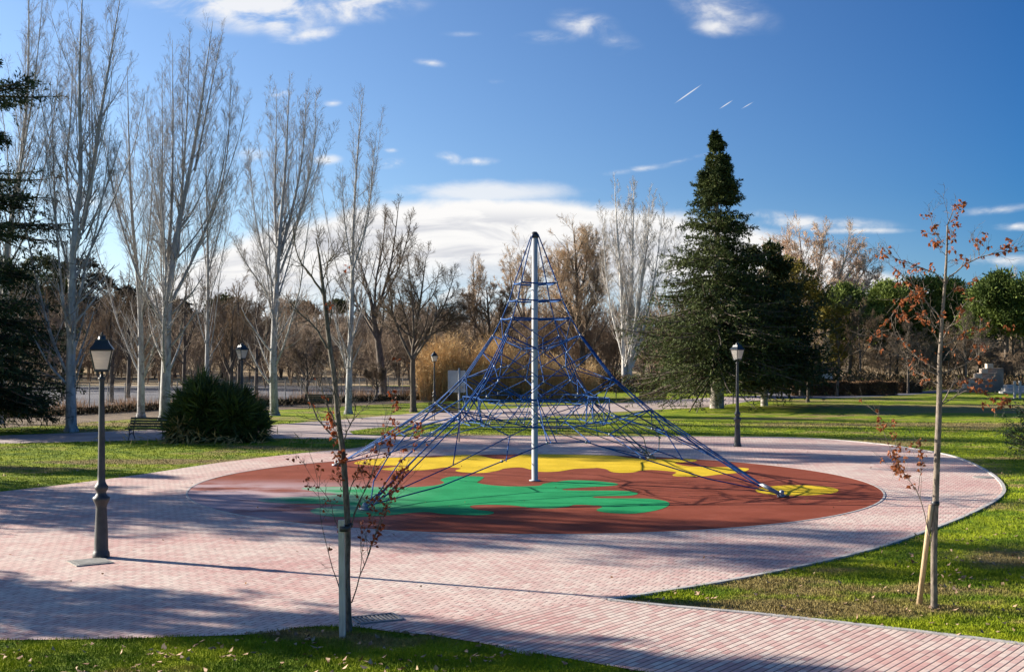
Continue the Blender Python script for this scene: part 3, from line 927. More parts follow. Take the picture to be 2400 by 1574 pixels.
def leafy(name, label, base, blobs, seed, mat, n=26000, leaf=(0.30, 0.13), trunk=None, bark=None, group=None, cat='tree', up=0.3, clump=0.55):
    """broad crowned tree: leaf clumps over lobes; blobs = (x, y, z, rx, ry, rz) in metres"""
    rng = np.random.default_rng(seed)
    base = (base[0], base[1], 0.0)
    root = thing(name, label, cat, base, group)
    B = np.array(blobs, float)
    vol = (B[:, 3] * B[:, 4] * B[:, 5]) ** 0.7
    nc = n // 36
    bi = rng.choice(len(B), nc, p=vol / vol.sum())
    dirs = unit(rng.normal(size=(nc, 3)))
    rr = rng.random(nc) ** 0.33
    rr = 0.45 + 0.6 * rr
    dirs[:, 2] = np.where(dirs[:, 2] < -0.7, -dirs[:, 2], dirs[:, 2])
    cc = B[bi, :3] + dirs * rr[:, None] * B[bi, 3:] * rng.uniform(0.82, 1.12, (nc, 1))
    cs = rng.uniform(0.5, 1.3, nc) * clump
    pp = np.repeat(cc, 36, 0) + rng.normal(size=(nc * 36, 3)) * np.repeat(cs, 36)[:, None] * np.array([0.55, 0.55, 0.38])
    out = unit(pp - np.repeat(B[bi, :3], 36, 0))
    dd = unit(out + rng.normal(size=pp.shape) * 0.7 + np.array([0, 0, up]))
    m = len(pp)
    cr = MB().blades(pp, dd, leaf[0] * rng.uniform(0.6, 1.3, m), leaf[1] * rng.uniform(0.6, 1.3, m), rng=rng)
    tr = MB()
    tp = trunk or [(base[0], base[1], -0.15, 0.22), (B[0, 0], B[0, 1], B[0, 2], 0.1)]
    tq = resample(tp, 8)
    tr.tubes(tq[:, :3], tq[:, 3], 10)
    # limbs to every lobe
    for b in B:
        s = tq[5, :3]
        e = b[:3] + np.array([0, 0, b[5] * 0.2])
        q = resample([np.r_[s, 0.09], np.r_[(s + e) / 2 + [0, 0, -0.3], 0.06], np.r_[e, 0.02]], 6)
        tr.tubes(q[:, :3], q[:, 3], 6)
    nl = 60
    P1, R1 = grow(tq[None, :, :3], tq[None, :, 3], nl, 0.6, 1, 50, 15, lambda t, L: L * 0.0 + np.mean(B[:, 3]) * 1.1, 5, 0.4, 0.3, 0.05, 0.1, rng)
    tr.tubes(P1, R1, 4)
    tr.build('trunk', bark or M['brown_bark'], root)
    cr.build('crown', mat, root)
    return root


# ------------------------------------------------------------------ the rope climbing pyramid
MX, MY = 0.64, 34.0
AN = [np.array([6.74, 30.3]), np.array([4.70, 40.9]), np.array([-5.56, 38.4]), np.array([-3.37, 27.8])]
DR = [(a - np.array([MX, MY])) for a in AN]
LN = [np.linalg.norm(q) for q in DR]
DR = [q / l for q, l in zip(DR, LN)]


def Cn(i, r, z):
    i %= 4
    return np.array([MX + DR[i][0] * r, MY + DR[i][1] * r, z])


def Fc(i, r, z, w=0.5):
    a, b = DR[i % 4], DR[(i + 1) % 4]
    q = a * (1 - w) + b * w
    q = q / np.linalg.norm(q)
    return np.array([MX + q[0] * r, MY + q[1] * r, z])


def Ed(i, s, inn, z):
    a, b = AN[i % 4], AN[(i + 1) % 4]
    p = a + (b - a) * s
    c = np.array([MX, MY]) - p
    p = p + c / np.linalg.norm(c) * inn
    return np.array([p[0], p[1], z])


def rope_mb(mb, pts, r=0.012, sag=0.0, k=None):
    pts = [np.asarray(p, float) for p in pts]
    for a, b in zip(pts[:-1], pts[1:]):
        kk = 5 if sag else 2
        t = np.linspace(0, 1, kk)[:, None]
        q = a + (b - a) * t
        q[:, 2] -= (4 * t * (1 - t))[:, 0] * sag
        mb.tubes(q, np.full(kk, r * 1.22), 6)


pyr = thing('climbing_pyramid', 'blue rope climbing pyramid on a tall steel mast over the red rubber circle', 'climbing net', (MX, MY, 0.0))
mm = MB().lathe([(0.0, 0.0), (0.16, 0.012), (0.16, 0.03), (0.088, 0.035), (0.087, 3.4), (0.082, 6.85), (0.0, 6.86)], (MX, MY, 0.012), 20)
mm = mm.build('mast', M['mast'], pyr)
MB().lathe([(0.10, 0), (0.115, 0.03), (0.112, 0.10), (0.06, 0.17), (0, 0.18)], (MX, MY, 6.83), 16).build('cap', M['blackcap'], mm)
nodes = []
RP = [(0.11, 6.92), (0.71, 5.56), (0.88, 5.08), (1.15, 4.57), (1.45, 4.09), (2.43, 2.93), (3.57, 2.11)]
for i in range(4):
    mb = MB()
    pts = [Cn(i, r, z) for r, z in RP] + [Cn(i, LN[i] - 0.55, 0.32)]
    rope_mb(mb, pts, 0.015)
    side = np.array([-DR[i][1], DR[i][0], 0]) * 0.055
    for sg in (-1, 1):
        rope_mb(mb, [pts[4] + sg * side, pts[5] + sg * side * 1.5, pts[6] + sg * side * 2.2 + [0, 0, -0.12], pts[7] + sg * side * 2 + [0, 0, -0.06]], 0.013)
    nodes += pts[1:7]
    mb.build('corner_rope', M['rope'], pyr)
    am = MB()
    a3 = np.array([AN[i][0], AN[i][1], 0.0])
    inw = np.array([-DR[i][0], -DR[i][1], 0])
    for sg in (-1, 0, 1):
        q0 = a3 + side * sg * 2.4 + np.array([0, 0, 0.06]); q1 = pts[7] + side * 2 * sg
        am.tubes(np.array([q0, q0 + (q1 - q0) * 0.55, q1]), np.array([0.018, 0.022, 0.016]), 8, cap=True)
    am.box(a3 + [0, 0, 0.045], (0.26, 0.15, 0.05), rz=math.atan2(DR[i][1], DR[i][0]) + math.pi / 2)
    am.lathe([(0, 0.0), (0.06, 0.0), (0.06, 0.15), (0.035, 0.18), (0, 0.18)], a3 + [0, 0, 0.012], 12)
    am.build('ground_anchor', M['clamp'], pyr)
    # edge ropes near the ground, from anchor to anchor
    em = MB()
    E = [Cn(i, LN[i] - 0.2, 0.12), Ed(i, 0.15, 0.45, 0.48), Ed(i, 0.29, 1.0, 0.98), Ed(i, 0.43, 1.5, 1.36), Ed(i, 0.57, 1.5, 1.36), Ed(i, 0.71, 1.0, 0.98), Ed(i, 0.85, 0.45, 0.48), Cn(i + 1, LN[(i + 1) % 4] - 0.2, 0.12)]
    rope_mb(em, E, 0.013)
    E2 = [Cn(i, LN[i] - 0.3, 0.2), Ed(i, 0.14, 1.3, 0.9), Ed(i, 0.28, 2.3, 1.5), Ed(i, 0.42, 3.0, 1.80), Ed(i, 0.58, 3.0, 1.80), Ed(i, 0.72, 2.3, 1.5), Ed(i, 0.86, 1.3, 0.9), Cn(i + 1, LN[(i + 1) % 4] - 0.3, 0.2)]
    rope_mb(em, E2, 0.012)
    nodes += E[2:6] + E2[2:6]
    # hanging triangles between the two edges
    for a, b in ((2, 2), (3, 3), (4, 4), (5, 5)):
        rope_mb(em, [E[a] + np.array([DR[i][1], -DR[i][0], 0]) * (0.12 if (a + b) % 2 else -0.12), E2[b]], 0.011)
    rope_mb(em, [E2[2], Cn(i, 3.57, 2.11), E2[1]], 0.012)
    rope_mb(em, [E2[5], Cn(i + 1, 3.57, 2.11), E2[6]], 0.012)
    rope_mb(em, [E[3], Fc(i, 1.95, 2.36, 0.40), E[3] + (E[4] - E[3]) * 0.25], 0.011)
    em.build('edge_rope', M['rope'], pyr)
for r, z in ((0.71, 5.56), (0.88, 5.08), (1.15, 4.57)):
    mb = MB()
    rope_mb(mb, [Cn(i, r, z) for i in (0, 1, 2, 3, 0)], 0.018, 0.03)
    mb.build('ladder_ring', M['rope'], pyr)
nm = MB()
ring = [Fc(i, 0.36, 3.72) for i in range(4)]
rope_mb(nm, ring + [ring[0]], 0.014)
Q = [Fc(i, 0.95, 2.75) for i in range(4)]
A = [Cn(i, 2.43, 2.93) for i in range(4)]
N0 = [Cn(i, 1.45, 4.09) for i in range(4)]
R3 = [Cn(i, 1.15, 4.57) for i in range(4)]
low = [Cn(i, 0.45, 2.35) for i in range(4)]


def rr_at(z):
    zs = [q[1] for q in RP][::-1]; rs = [q[0] for q in RP][::-1]
    return float(np.interp(z, zs, rs))


def Fn(i, z, s_):
    # point of the side net between two corner ropes, bowed inwards
    a_, b_ = Cn(i, rr_at(z), z), Cn(i + 1, rr_at(z), z)
    p = a_ + (b_ - a_) * s_
    k_ = 1 - 0.42 * (4 * s_ * (1 - s_)) * min(1, (4.2 - z) / 1.2 + 0.15)
    return np.array([MX + (p[0] - MX) * k_, MY + (p[1] - MY) * k_, z])


rows = [4.57, 4.09, 3.62, 3.22, 2.82, 2.42]
for i in range(4):
    j = (i + 1) % 4
    grid = []
    for q, z in enumerate(rows):
        grid.append([Fn(i, z, s_) for s_ in ((0, 1 / 2, 1) if q % 2 == 0 else (1 / 4, 3 / 4))])
    grid[1] = [Cn(i, rr_at(4.09), 4.09), Fn(i, 4.0, 0.5), Cn(j, rr_at(4.09), 4.09)]
    rope_mb(nm, [grid[0][0], grid[1][1], grid[0][2]], 0.011)
    rope_mb(nm, [grid[1][0], grid[2][1], grid[1][1]], 0.011)
    rope_mb(nm, [grid[1][2], grid[2][1]], 0.011)
    for q in range(2, len(rows) - 1):
        up, dn = (grid[q], grid[q + 1])
        big, sm = (up, dn) if len(up) == 3 else (dn, up)
        for e in range(2):
            rope_mb(nm, [big[e], sm[e], big[e + 1]], 0.011)
    nodes += [grid[2][1], grid[3][0], grid[3][1], grid[4][1], grid[5][1]]
    rope_mb(nm, [ring[i], grid[4][1], low[i]], 0.011)
    rope_mb(nm, [N0[i], ring[i]], 0.011); rope_mb(nm, [N0[j], ring[i]], 0.011)
    rope_mb(nm, [A[i], Fc(i, 1.95, 2.36, 0.3)], 0.011); rope_mb(nm, [A[j], Fc(i, 1.95, 2.36, 0.7)], 0.011)
    rope_mb(nm, [Cn(i, 3.57, 2.11), Fc(i, 2.1, 1.64, 0.35), Fc(i, 2.0, 1.62, 0.65), Cn(j, 3.57, 2.11)], 0.013)
    nodes += [ring[i]]
rope_mb(nm, [A[3], np.array([MX - 0.1, MY - 0.1, 2.95]), A[1]], 0.013)
# dense inner basket: two rings with diamonds, spokes across
nb = 22


def basket(r, z, n, ph=0.0, sq=0.18):
    out = []
    for a in np.arange(n) * 2 * np.pi / n + ph:
        rr = r * (1 + sq * math.cos(4 * (a - math.radians(-31))))
        out.append(np.array([MX + rr * math.cos(a), MY + rr * math.sin(a), z]))
    return out


b1 = basket(1.95, 2.36, nb); b2 = basket(1.92, 2.0, nb, math.pi / nb); b3 = basket(1.85, 1.64, nb)
for bb in (b1, b3):
    rope_mb(nm, bb + [bb[0]], 0.012)
for q in range(nb):
    rope_mb(nm, [b1[q], b2[q], b1[(q + 1) % nb]], 0.010)
    rope_mb(nm, [b3[q], b2[q], b3[(q + 1) % nb]], 0.010)
b4 = basket(1.25, 2.18, 16, 0.1); b5 = basket(0.5, 2.28, 8, 0.2)
rope_mb(nm, b4 + [b4[0]], 0.011); rope_mb(nm, b5 + [b5[0]], 0.011)
for q in range(16):
    if q % 4 == 0:
        rope_mb(nm, [b1[int(q * nb / 16)], b4[q], b5[q // 2]], 0.010)
for i in range(4):
    for bq in (0, 2, 4, 6):
        pass
    rope_mb(nm, [low[i], b5[(2 * i) % 8]], 0.011)
net = nm.build('inner_net', M['rope'], pyr)
for p in (nodes + b2[::2])[:98]:
    MB().lathe([(0, -0.035), (0.028, -0.03), (0.034, 0), (0.028, 0.03), (0, 0.035)], p, 8).build('rope_clamp', M['clamp'], net)

# ------------------------------------------------------------------ lamp posts


def make_lamp(label, loc, rz):
    x, y = loc
    root = thing('street_lamp', label, 'street lamp', (x, y, 0.0), 'lantern street lamps in the park')
    c = (x, y, 0.0)
    prof = [(0.0, 0.0), (0.145, 0.0), (0.150, 0.03), (0.145, 0.09), (0.128, 0.12), (0.122, 0.16), (0.112, 0.5), (0.094, 0.88), (0.096, 0.92), (0.115, 0.97), (0.145, 1.03),
            (0.148, 1.07), (0.11, 1.10), (0.085, 1.14), (0.088, 1.18), (0.115, 1.22), (0.117, 1.27), (0.085, 1.31), (0.067, 1.36), (0.064, 1.5), (0.055, 2.3), (0.045, 3.12),
            (0.046, 3.14), (0.060, 3.17), (0.060, 3.20), (0.03, 3.22), (0.025, 3.30), (0.0, 3.30)]
    MB().lathe(prof, c, 18).build('post', M['iron'], root)
    fr = MB()
    r45 = math.pi / 4 + rz
    fr.lathe([(0, 3.30), (0.165, 3.30), (0.165, 3.325), (0, 3.325)], c, 4, r45)
    # corner bars of the cage, bottom and top frames
    for q in range(4):
        a = r45 + q * math.pi / 2
        p0 = np.array([x + 0.155 * math.cos(a), y + 0.155 * math.sin(a), 3.32]); p1 = np.array([x + 0.262 * math.cos(a), y + 0.262 * math.sin(a), 3.69])
        fr.tubes(np.array([p0, p1]), np.array([0.013, 0.013]), 4)
        b = a + math.pi / 2
        for rr, zz in ((0.155, 3.33), (0.262, 3.69)):
            fr.tubes(np.array([[x + rr * math.cos(a), y + rr * math.sin(a), zz], [x + rr * math.cos(b), y + rr * math.sin(b), zz]]), np.array([0.016, 0.016]), 4)
        # curled arms below the cage
        fr.tubes(resample([(x + 0.03 * math.cos(a), y + 0.03 * math.sin(a), 3.20), (x + 0.11 * math.cos(a), y + 0.11 * math.sin(a), 3.23), (x + 0.12 * math.cos(a), y + 0.12 * math.sin(a), 3.31)], 6), np.full(6, 0.009), 5)
    cage = fr.build('lantern_frame', M['lampblack'], root)
    for q in range(4):
        a = r45 + q * math.pi / 2; b = a + math.pi / 2
        V = [[x + rr * math.cos(t), y + rr * math.sin(t), z] for rr, z in ((0.151, 3.335), (0.255, 3.68)) for t in (a, b)]
        inn = np.array(V) + (np.array([x, y, 3.5]) - np.array(V)) * 0.02
        MB().add(np.concatenate([V, inn]), [(0, 1, 3, 2), (4, 6, 7, 5), (0, 4, 5, 1), (2, 3, 7, 6), (0, 2, 6, 4), (1, 5, 7, 3)]).build('glass_pane', M['diffuser'], cage, smooth=False)
    rf = MB().lathe([(0, 3.69), (0.282, 3.69), (0.290, 3.70), (0.277, 3.715), (0.185, 3.80), (0.15, 3.865), (0.15, 3.88), (0.0, 3.88)], c, 4, r45)
    rf.lathe([(0.0, 3.88), (0.075, 3.88), (0.06, 3.93), (0.075, 3.945), (0.02, 3.955), (0.025, 3.98), (0.0, 4.01)], c, 10)
    rf.build('lantern_roof', M['lampblack'], cage, smooth=False)
    return root


l1 = G(239, 1305)
lamp = make_lamp('tall black lantern street lamp standing alone on the pink pavers at near left', (l1[0], l1[1]), math.radians(14))
pL2 = W(567, 0, 50); pL4 = G(1728, 1046); pL3 = G(1018, 965)
copy_thing(lamp, (pL4[0], pL4[1], 0), math.radians(20), 'grey lantern street lamp at the back edge of the paving before the big fir')
copy_thing(lamp, (pL2[0], 50.0, 0), math.radians(33), 'black lantern street lamp rising behind the spiky evergreen bush')
copy_thing(lamp, (pL3[0], pL3[1], 0), math.radians(8), 'small dark lantern street lamp in front of the golden reeds', 0.9)
# utility cover next to the near lamp
uc = G(213, 1317)
MB().box((uc[0], uc[1], 0.012), (0.62, 0.62, 0.03), rz=math.radians(35)).box((uc[0], uc[1], 0.017), (0.50, 0.50, 0.03), rz=math.radians(35)).build('utility_cover', M['slab'], smooth=False)
tag(bpy.data.objects['utility_cover'], 'grey square cement cover in the pavers at the near lamp foot', 'cover')
# small round cover at the far right of the paving
rc = G(2305, 1118)
o = MB().lathe([(0, 0.02), (0.30, 0.02), (0.33, 0.016), (0.33, 0.0)], (rc[0], rc[1], 0.0), 24).build('manhole_cover', M['slab'])
tag(o, 'small dark round cover in the pavers at the far right edge', 'cover')
# drain grate
g = [G(829, 1464), G(935, 1453), G(920, 1436), G(842, 1445)]
gc = sum(g) / 4
gx = unit((g[1] - g[0]))
gw = 0.62; gd = 0.42
ang = math.atan2(gx[1], gx[0])
root = thing('drain_grate', 'rectangular slotted iron drain in the pavers behind the staked sapling', 'drain', (gc[0], gc[1], 0))
fm = MB()
Rm = np.array(Matrix.Rotation(ang, 3, 'Z'))
def loc2(x, y, z): return Rm @ np.array([x, y, z]) + np.array([gc[0], gc[1], 0])
for sx, sy, w_, h_ in ((0, -gd / 2, gw, 0.04), (0, gd / 2, gw, 0.04), (-gw / 2, 0, 0.04, gd - 0.04), (gw / 2, 0, 0.04, gd - 0.04)):
    fm.box(loc2(sx, sy, 0.014), (w_, h_, 0.028), rz=ang)
fm.build('frame', M['grate'], root, smooth=False)
pm = MB().box(loc2(0, 0, 0.008), (gw - 0.05, gd - 0.05, 0.010), rz=ang)  # black slab under the bars, painted shade of the recess below
pm.build('pit_shade', M['blackcap'], root, smooth=False)
bm_ = MB()
for q in range(9):
    bm_.box(loc2(-gw / 2 + 0.07 + q * 0.06, 0, 0.018), (0.022, gd - 0.05, 0.012), rz=ang)
bm_.build('bars', M['grate'], root, smooth=False)

# ------------------------------------------------------------------ benches, bin, signs


def make_bench(label, loc, rz):
    root = thing('park_bench', label, 'bench', (0, 0, 0), 'slatted park benches along the paths')
    w = 1.8
    sm = MB()
    for q in range(4):
        sm.box((0, -0.04 - q * 0.11, 0.43 + (0.01 if q in (0, 3) else 0)), (w, 0.085, 0.035))
    sm.build('seat', M['wood'], root, smooth=False)
    bk = MB()
    for q in range(4):
        bk.box((0, 0.05 + q * 0.035, 0.54 + q * 0.105), (w, 0.03, 0.085), rx=math.radians(-16))
    bk.build('backrest', M['wood'], root, smooth=False)
    for sx in (-0.72, 0.72):
        lm = MB()
        for pts in ([(sx, -0.46, 0), (sx, -0.36, 0.22), (sx, -0.40, 0.42)], [(sx, 0.16, 0), (sx, 0.02, 0.22), (sx, 0.03, 0.42)], [(sx, 0.03, 0.40), (sx, 0.10, 0.65), (sx, 0.20, 0.93)], [(sx, -0.42, 0.405), (sx, -0.2, 0.385), (sx, 0.03, 0.405)],
                    [(sx, -0.36, 0.2), (sx, -0.17, 0.27), (sx, 0.02, 0.2)], [(sx, -0.42, 0.42), (sx, -0.40, 0.62), (sx, -0.25, 0.66), (sx, 0.09, 0.63)]):
            lm.tubes(resample(pts, 7), np.full(7, 0.019), 6, cap=True)
        lm.build('leg', M['iron'], root)
    root.location = loc
    root.rotation_euler = (0, 0, rz)
    return root


bl_ = [((352, 1029), 'dark slatted bench on the path beside the spiky bush', -8),
       ((752, 958), 'dark bench on the grass behind the staked sapling', 4),
       ((1045, 985), 'dark bench beside the path left of the steel mast behind the ropes', 168),
       ((1190, 940), 'dark bench far behind the net in front of the reeds', 3),
       ((1530, 950), 'small dark bench on the path left of the fir trunk', 172),
       ((1768, 938), 'small dark bench at the path fork between lamp and pale trunk', 168),
       ((1465, 932), 'dark bench at the foot of the pale right poplar', 5)]
b0 = None
for (p, lab, a) in bl_:
    q = G(*p)
    if b0 is None:
        b0 = make_bench(lab, (q[0], q[1], 0), math.radians(a))
    else:
        copy_thing(b0, (q[0], q[1], 0), math.radians(a), lab)

q = G(1718, 946)
root = thing('litter_bin', 'dark litter bin on a post by the path behind the grey lamp', 'litter bin', (q[0], q[1], 0))
MB().tubes(np.array([q, q + [0, 0, 1.35]]), np.array([0.04, 0.04]), 8, cap=True).build('post', M['iron'], root)
MB().lathe([(0, 0.75), (0.17, 0.75), (0.22, 1.25), (0.20, 1.25), (0.16, 0.80), (0, 0.80)], q + [-0.27, 0, 0], 14).build('basket', M['lampblack'], root)

q = W(1076, 0, 48.5)
root = thing('notice_sign', 'pale notice panel on a white post seen through the left ropes', 'sign', (q[0], 48.5, 0))
MB().tubes(np.array([[q[0], 48.5, 0], [q[0], 48.5, 2.95]]), np.array([0.04, 0.04]), 10, cap=True).build('post', M['postpale'], root)
bd = MB().box((q[0] - 0.10, 48.58, 2.42), (0.74, 0.03, 0.88), rz=math.radians(-18)).build('panel', M['signwhite'], root, smooth=False)
MB().box((q[0] - 0.10, 48.545, 2.20), (0.5, 0.03, 0.10), rz=math.radians(-18)).build('caption_strip', M['stone'], bd, smooth=False)

q = W(1939, 0, 108)
root = thing('notice_board', 'small white board on two legs behind the brown hedge', 'sign', (q[0], 108, 0))
MB().box((q[0], 108, 1.35), (0.9, 0.06, 0.55)).build('panel', M['signwhite'], root, smooth=False)
for sx in (-0.35, 0.35):
    MB().tubes(np.array([[q[0] + sx, 108.04, 0], [q[0] + sx, 108.04, 1.5]]), np.array([0.03, 0.03]), 6).build('leg', M['iron'], root)

# hedges
for px0, px1, yb, yt, lab in ((1850, 2098, 927, 894, 'long clipped brown hedge beyond the lawn on the right'), (2102, 2150, 921, 897, 'short brown hedge piece right of the long hedge')):
    a = G(px0, yb); b = G(px1, yb - 2)
    Lh = np.linalg.norm(b - a); h = (yb - yt) / F * a[1]
    rng = np.random.default_rng(px0)
    n = int(2600 * Lh)
    t = rng.random(n); s = rng.normal(size=n)
    root = thing('hedge', lab, 'hedge', tuple((a + b) / 2))
    u_ = unit(b - a)
    nn = np.array([-u_[1], u_[0], 0])
    # leaves concentrated near the clipped faces
    face = rng.random(n)
    off = np.where(face < 0.45, -0.45 + rng.random(n) * 0.12, rng.uniform(-0.45, 0.45, n))
    zz = np.where(face > 0.7, h - rng.random(n) * 0.12, rng.random(n) * h)
    P_ = a + (b - a) * t[:, None] + nn * off[:, None] + np.stack([0 * t, 0 * t, zz], 1)
    P_ = P_ + rng.normal(size=P_.shape) * 0.04
    P_[:, 2] *= 0.93 + 0.05 * np.sin(t * Lh * 1.9) + 0.04 * np.sin(t * Lh * 4.3 + 1)
    MB().blades(P_, rng.normal(size=P_.shape), 0.14, 0.07, rng=rng).build('foliage', M['hedge'], root)
    st = MB()
    for q_ in range(int(Lh * 4)):
        pp = a + (b - a) * (q_ + 0.5) / (Lh * 4) + nn * rng.uniform(-0.3, 0.3)
        st.tubes(np.array([pp, pp + [rng.normal() * 0.1, 0, h * 0.9]]), np.array([0.03, 0.012]), 5)
    st.build('stems', M['brown_bark'], root)
q = G(1862, 922)
root = thing('stone_pillar', 'short pale stone pillar at the left end of the hedge', 'pillar', (q[0], q[1], 0))
MB().box((q[0], q[1], 0.55), (0.75, 0.75, 1.1)).build('shaft', M['stone'], root, smooth=False)
MB().box((q[0], q[1], 1.16), (0.9, 0.9, 0.12)).build('capstone', M['whitewash'], root, smooth=False)

# far right: stepped planters and pale paved ramp
q = W(2350, 0, 104)
root = thing('stone_steps', 'pale stepped stone planters rising at the right edge beyond the lawn', 'steps', (q[0], 104, 0))
st = MB(); wh = MB(); br = MB()
for i_ in range(5):
    x0 = W(2268 + i_ * 22, 0, 104)[0]
    z1 = 0.35 + i_ * 0.42
    br.box((x0 + 0.6, 105 + i_ * 0.8, z1 / 2), (1.5, 1.0, z1))
    MB().box((x0 + 0.1, 104.6 + i_ * 0.8, z1 + 0.20), (0.55, 0.55, 0.40)).build('block', M['stone'], root, smooth=False)
for i_ in range(3):
    wh.box((W(2345, 0, 104)[0] + i_ * 0.55 + 1.0, 102.0 + i_ * 0.9, 0.08 + 0.13 * i_), (3.6, 0.9, 0.16 + 0.26 * i_))
br.build('planter', M['brickwall'], root, smooth=False)
wh.build('ramp', M['whitewash'], root, smooth=False)
q = W(2390, 0, 92)
root = thing('gate_post_pair', 'two pale posts with a rail at the right edge beside the steps', 'railing', (q[0], 92, 0))
for sx in (-0.4, 0.0):
    MB().box((q[0] + sx, 92, 0.65), (0.16, 0.16, 1.3)).build('post', M['whitewash'], root, smooth=False)
MB().box((q[0] + 0.6, 92, 1.0), (2.0, 0.06, 0.08)).build('rail', M['brown_bark'], root, smooth=False)
q = W(2190, 0, 135)
root = thing('windbreak', 'green cloth windbreak fence among the far right trees', 'fence', (q[0], 135, 0))
MB().box((q[0], 135, 3.2), (3.4, 0.05, 1.5)).build('cloth', M['netgreen'], root, smooth=False)
for sx in (-1.6, 0, 1.6):
    MB().tubes(np.array([[q[0] + sx, 135.06, 0], [q[0] + sx, 135.06, 4.0]]), np.array([0.05, 0.05]), 6).build('post', M['wire'], root)

# wire fence along the edge of the park
fl_ = [(-300, 990), (0, 977), (200, 968), (400, 957), (640, 948), (900, 937), (1110, 930)]
fp = np.array([G(*p) for p in fl_])
fq = resample(fp, 34)
root = thing('wire_fence', 'thin wire fence with pale posts between the park and the grey lot', 'fence', (fq[17, 0], fq[17, 1], 0))
hh = 1.7
for p in fq:
    MB().tubes(np.array([p, p + [0, 0, hh]]), np.array([0.035, 0.035]), 6).build('post', M['wire'], root)
wm = MB()
for zz in (0.1, 0.6, 1.1, 1.65):
    wm.tubes(fq + [0, 0, zz], np.full(len(fq), 0.006), 3)
f2 = resample(fq, 420)
wm.tubes(np.stack([f2[:-4] + [0, 0, 0.1], f2[4:] + [0, 0, 1.65]], 1), np.full((len(f2) - 4, 2), 0.0035), 3)
wm.tubes(np.stack([f2[4:] + [0, 0, 0.1], f2[:-4] + [0, 0, 1.65]], 1), np.full((len(f2) - 4, 2), 0.0035), 3)
wm.build('wire', M['wire'], root)

# ------------------------------------------------------------------ saplings with stakes


def sapling(label, trunk, limbs, d, seed, leafmat, leaf_density, leafsz, extra_leaves, bark):
    rng = np.random.default_rng(seed)
    q = np.array([np.r_[W(p[0], p[1], d), p[2]] for p in trunk])
    q[0, 2] = -0.1
    tq = resample(q, 22)
    root = thing('young_tree', label, 'young tree', (tq[0, 0], tq[0, 1], 0.0))
    tr = MB().tubes(tq[:, :3], tq[:, 3], 12)
    cr = MB()
    lp, ld = [], []
    for lb in limbs:
        pts, r0, leafy_ = lb[0], lb[1], lb[2]
        n = len(pts)
        dz = rng.uniform(-0.32, 0.32) * np.linspace(0, 1, n) + np.r_[0, rng.normal(size=n - 1) * 0.03]
        w = np.array([np.r_[W(p[0], p[1], d) + [0, dz[i], 0], r0 * (1 - 0.75 * i / (n - 1))] for i, p in enumerate(pts)])
        w = resample(w, 12)
        w[1:-1, :3] += rng.normal(size=(10, 3)) * 0.006
        cr = MB().tubes(w[:, :3], w[:, 3], 7)
        P1, R1 = grow(w[None, :, :3], w[None, :, 3], max(4, int(11 * leafy_[1])), 0.18, 0.98, 42, 12, lambda t, L: L * 0.19 + 0.07, 4, 0.6, 0.4, 0.12, 0.15, rng, rmin=0.0028)
        cr.tubes(P1, R1, 4)
        P2, R2 = grow(P1, R1, 3, 0.25, 0.95, 40, 12, lambda t, L: L * 0.5 + 0.02, 3, 0.6, 0.4, 0.1, 0.2, rng, rmin=0.002)
        cr.tubes(P2, R2, 3)
        cr.build('branch', bark, root)
        nl = int(leaf_density * leafy_[0])
        for _ in range(nl):
            if rng.random() < 0.6:
                t = rng.uniform(0.35, 1.0) * 11
                i = min(int(t), 10)
                c = w[i, :3] + (w[i + 1, :3] - w[i, :3]) * (t - i)
            else:
                j = rng.integers(len(P1)); c = P1[j, rng.integers(1, 4)]
            for _k in range(rng.integers(1, 5)):
                lp.append(c + rng.normal(size=3) * 0.018)
                ld.append(rng.normal(size=3) * 0.6 + [0, 0, -0.5])
    for px, py, cnt in extra_leaves:
        c = W(px, py, d) + [0, rng.normal() * 0.2, 0]
        for _k in range(cnt):
            lp.append(c + rng.normal(size=3) * 0.03); ld.append(rng.normal(size=3) * 0.6 + [0, 0, -0.5])
    tr.build('trunk', bark, root)
    lp = np.array(lp); ld = np.array(ld)
    m = len(lp)
    lv = MB()
    # curled dead leaves: two folded blades each
    L = leafsz * rng.uniform(0.6, 1.25, m)
    lv.blades(lp, ld, L, L * 0.62, rng=rng, bend=0.25)
    lv.blades(lp, ld + rng.normal(size=ld.shape) * 0.3, L * 0.9, L * 0.5, rng=rng, bend=-0.2)
    lv.build('leaves', leafmat, root, smooth=False)
    return root


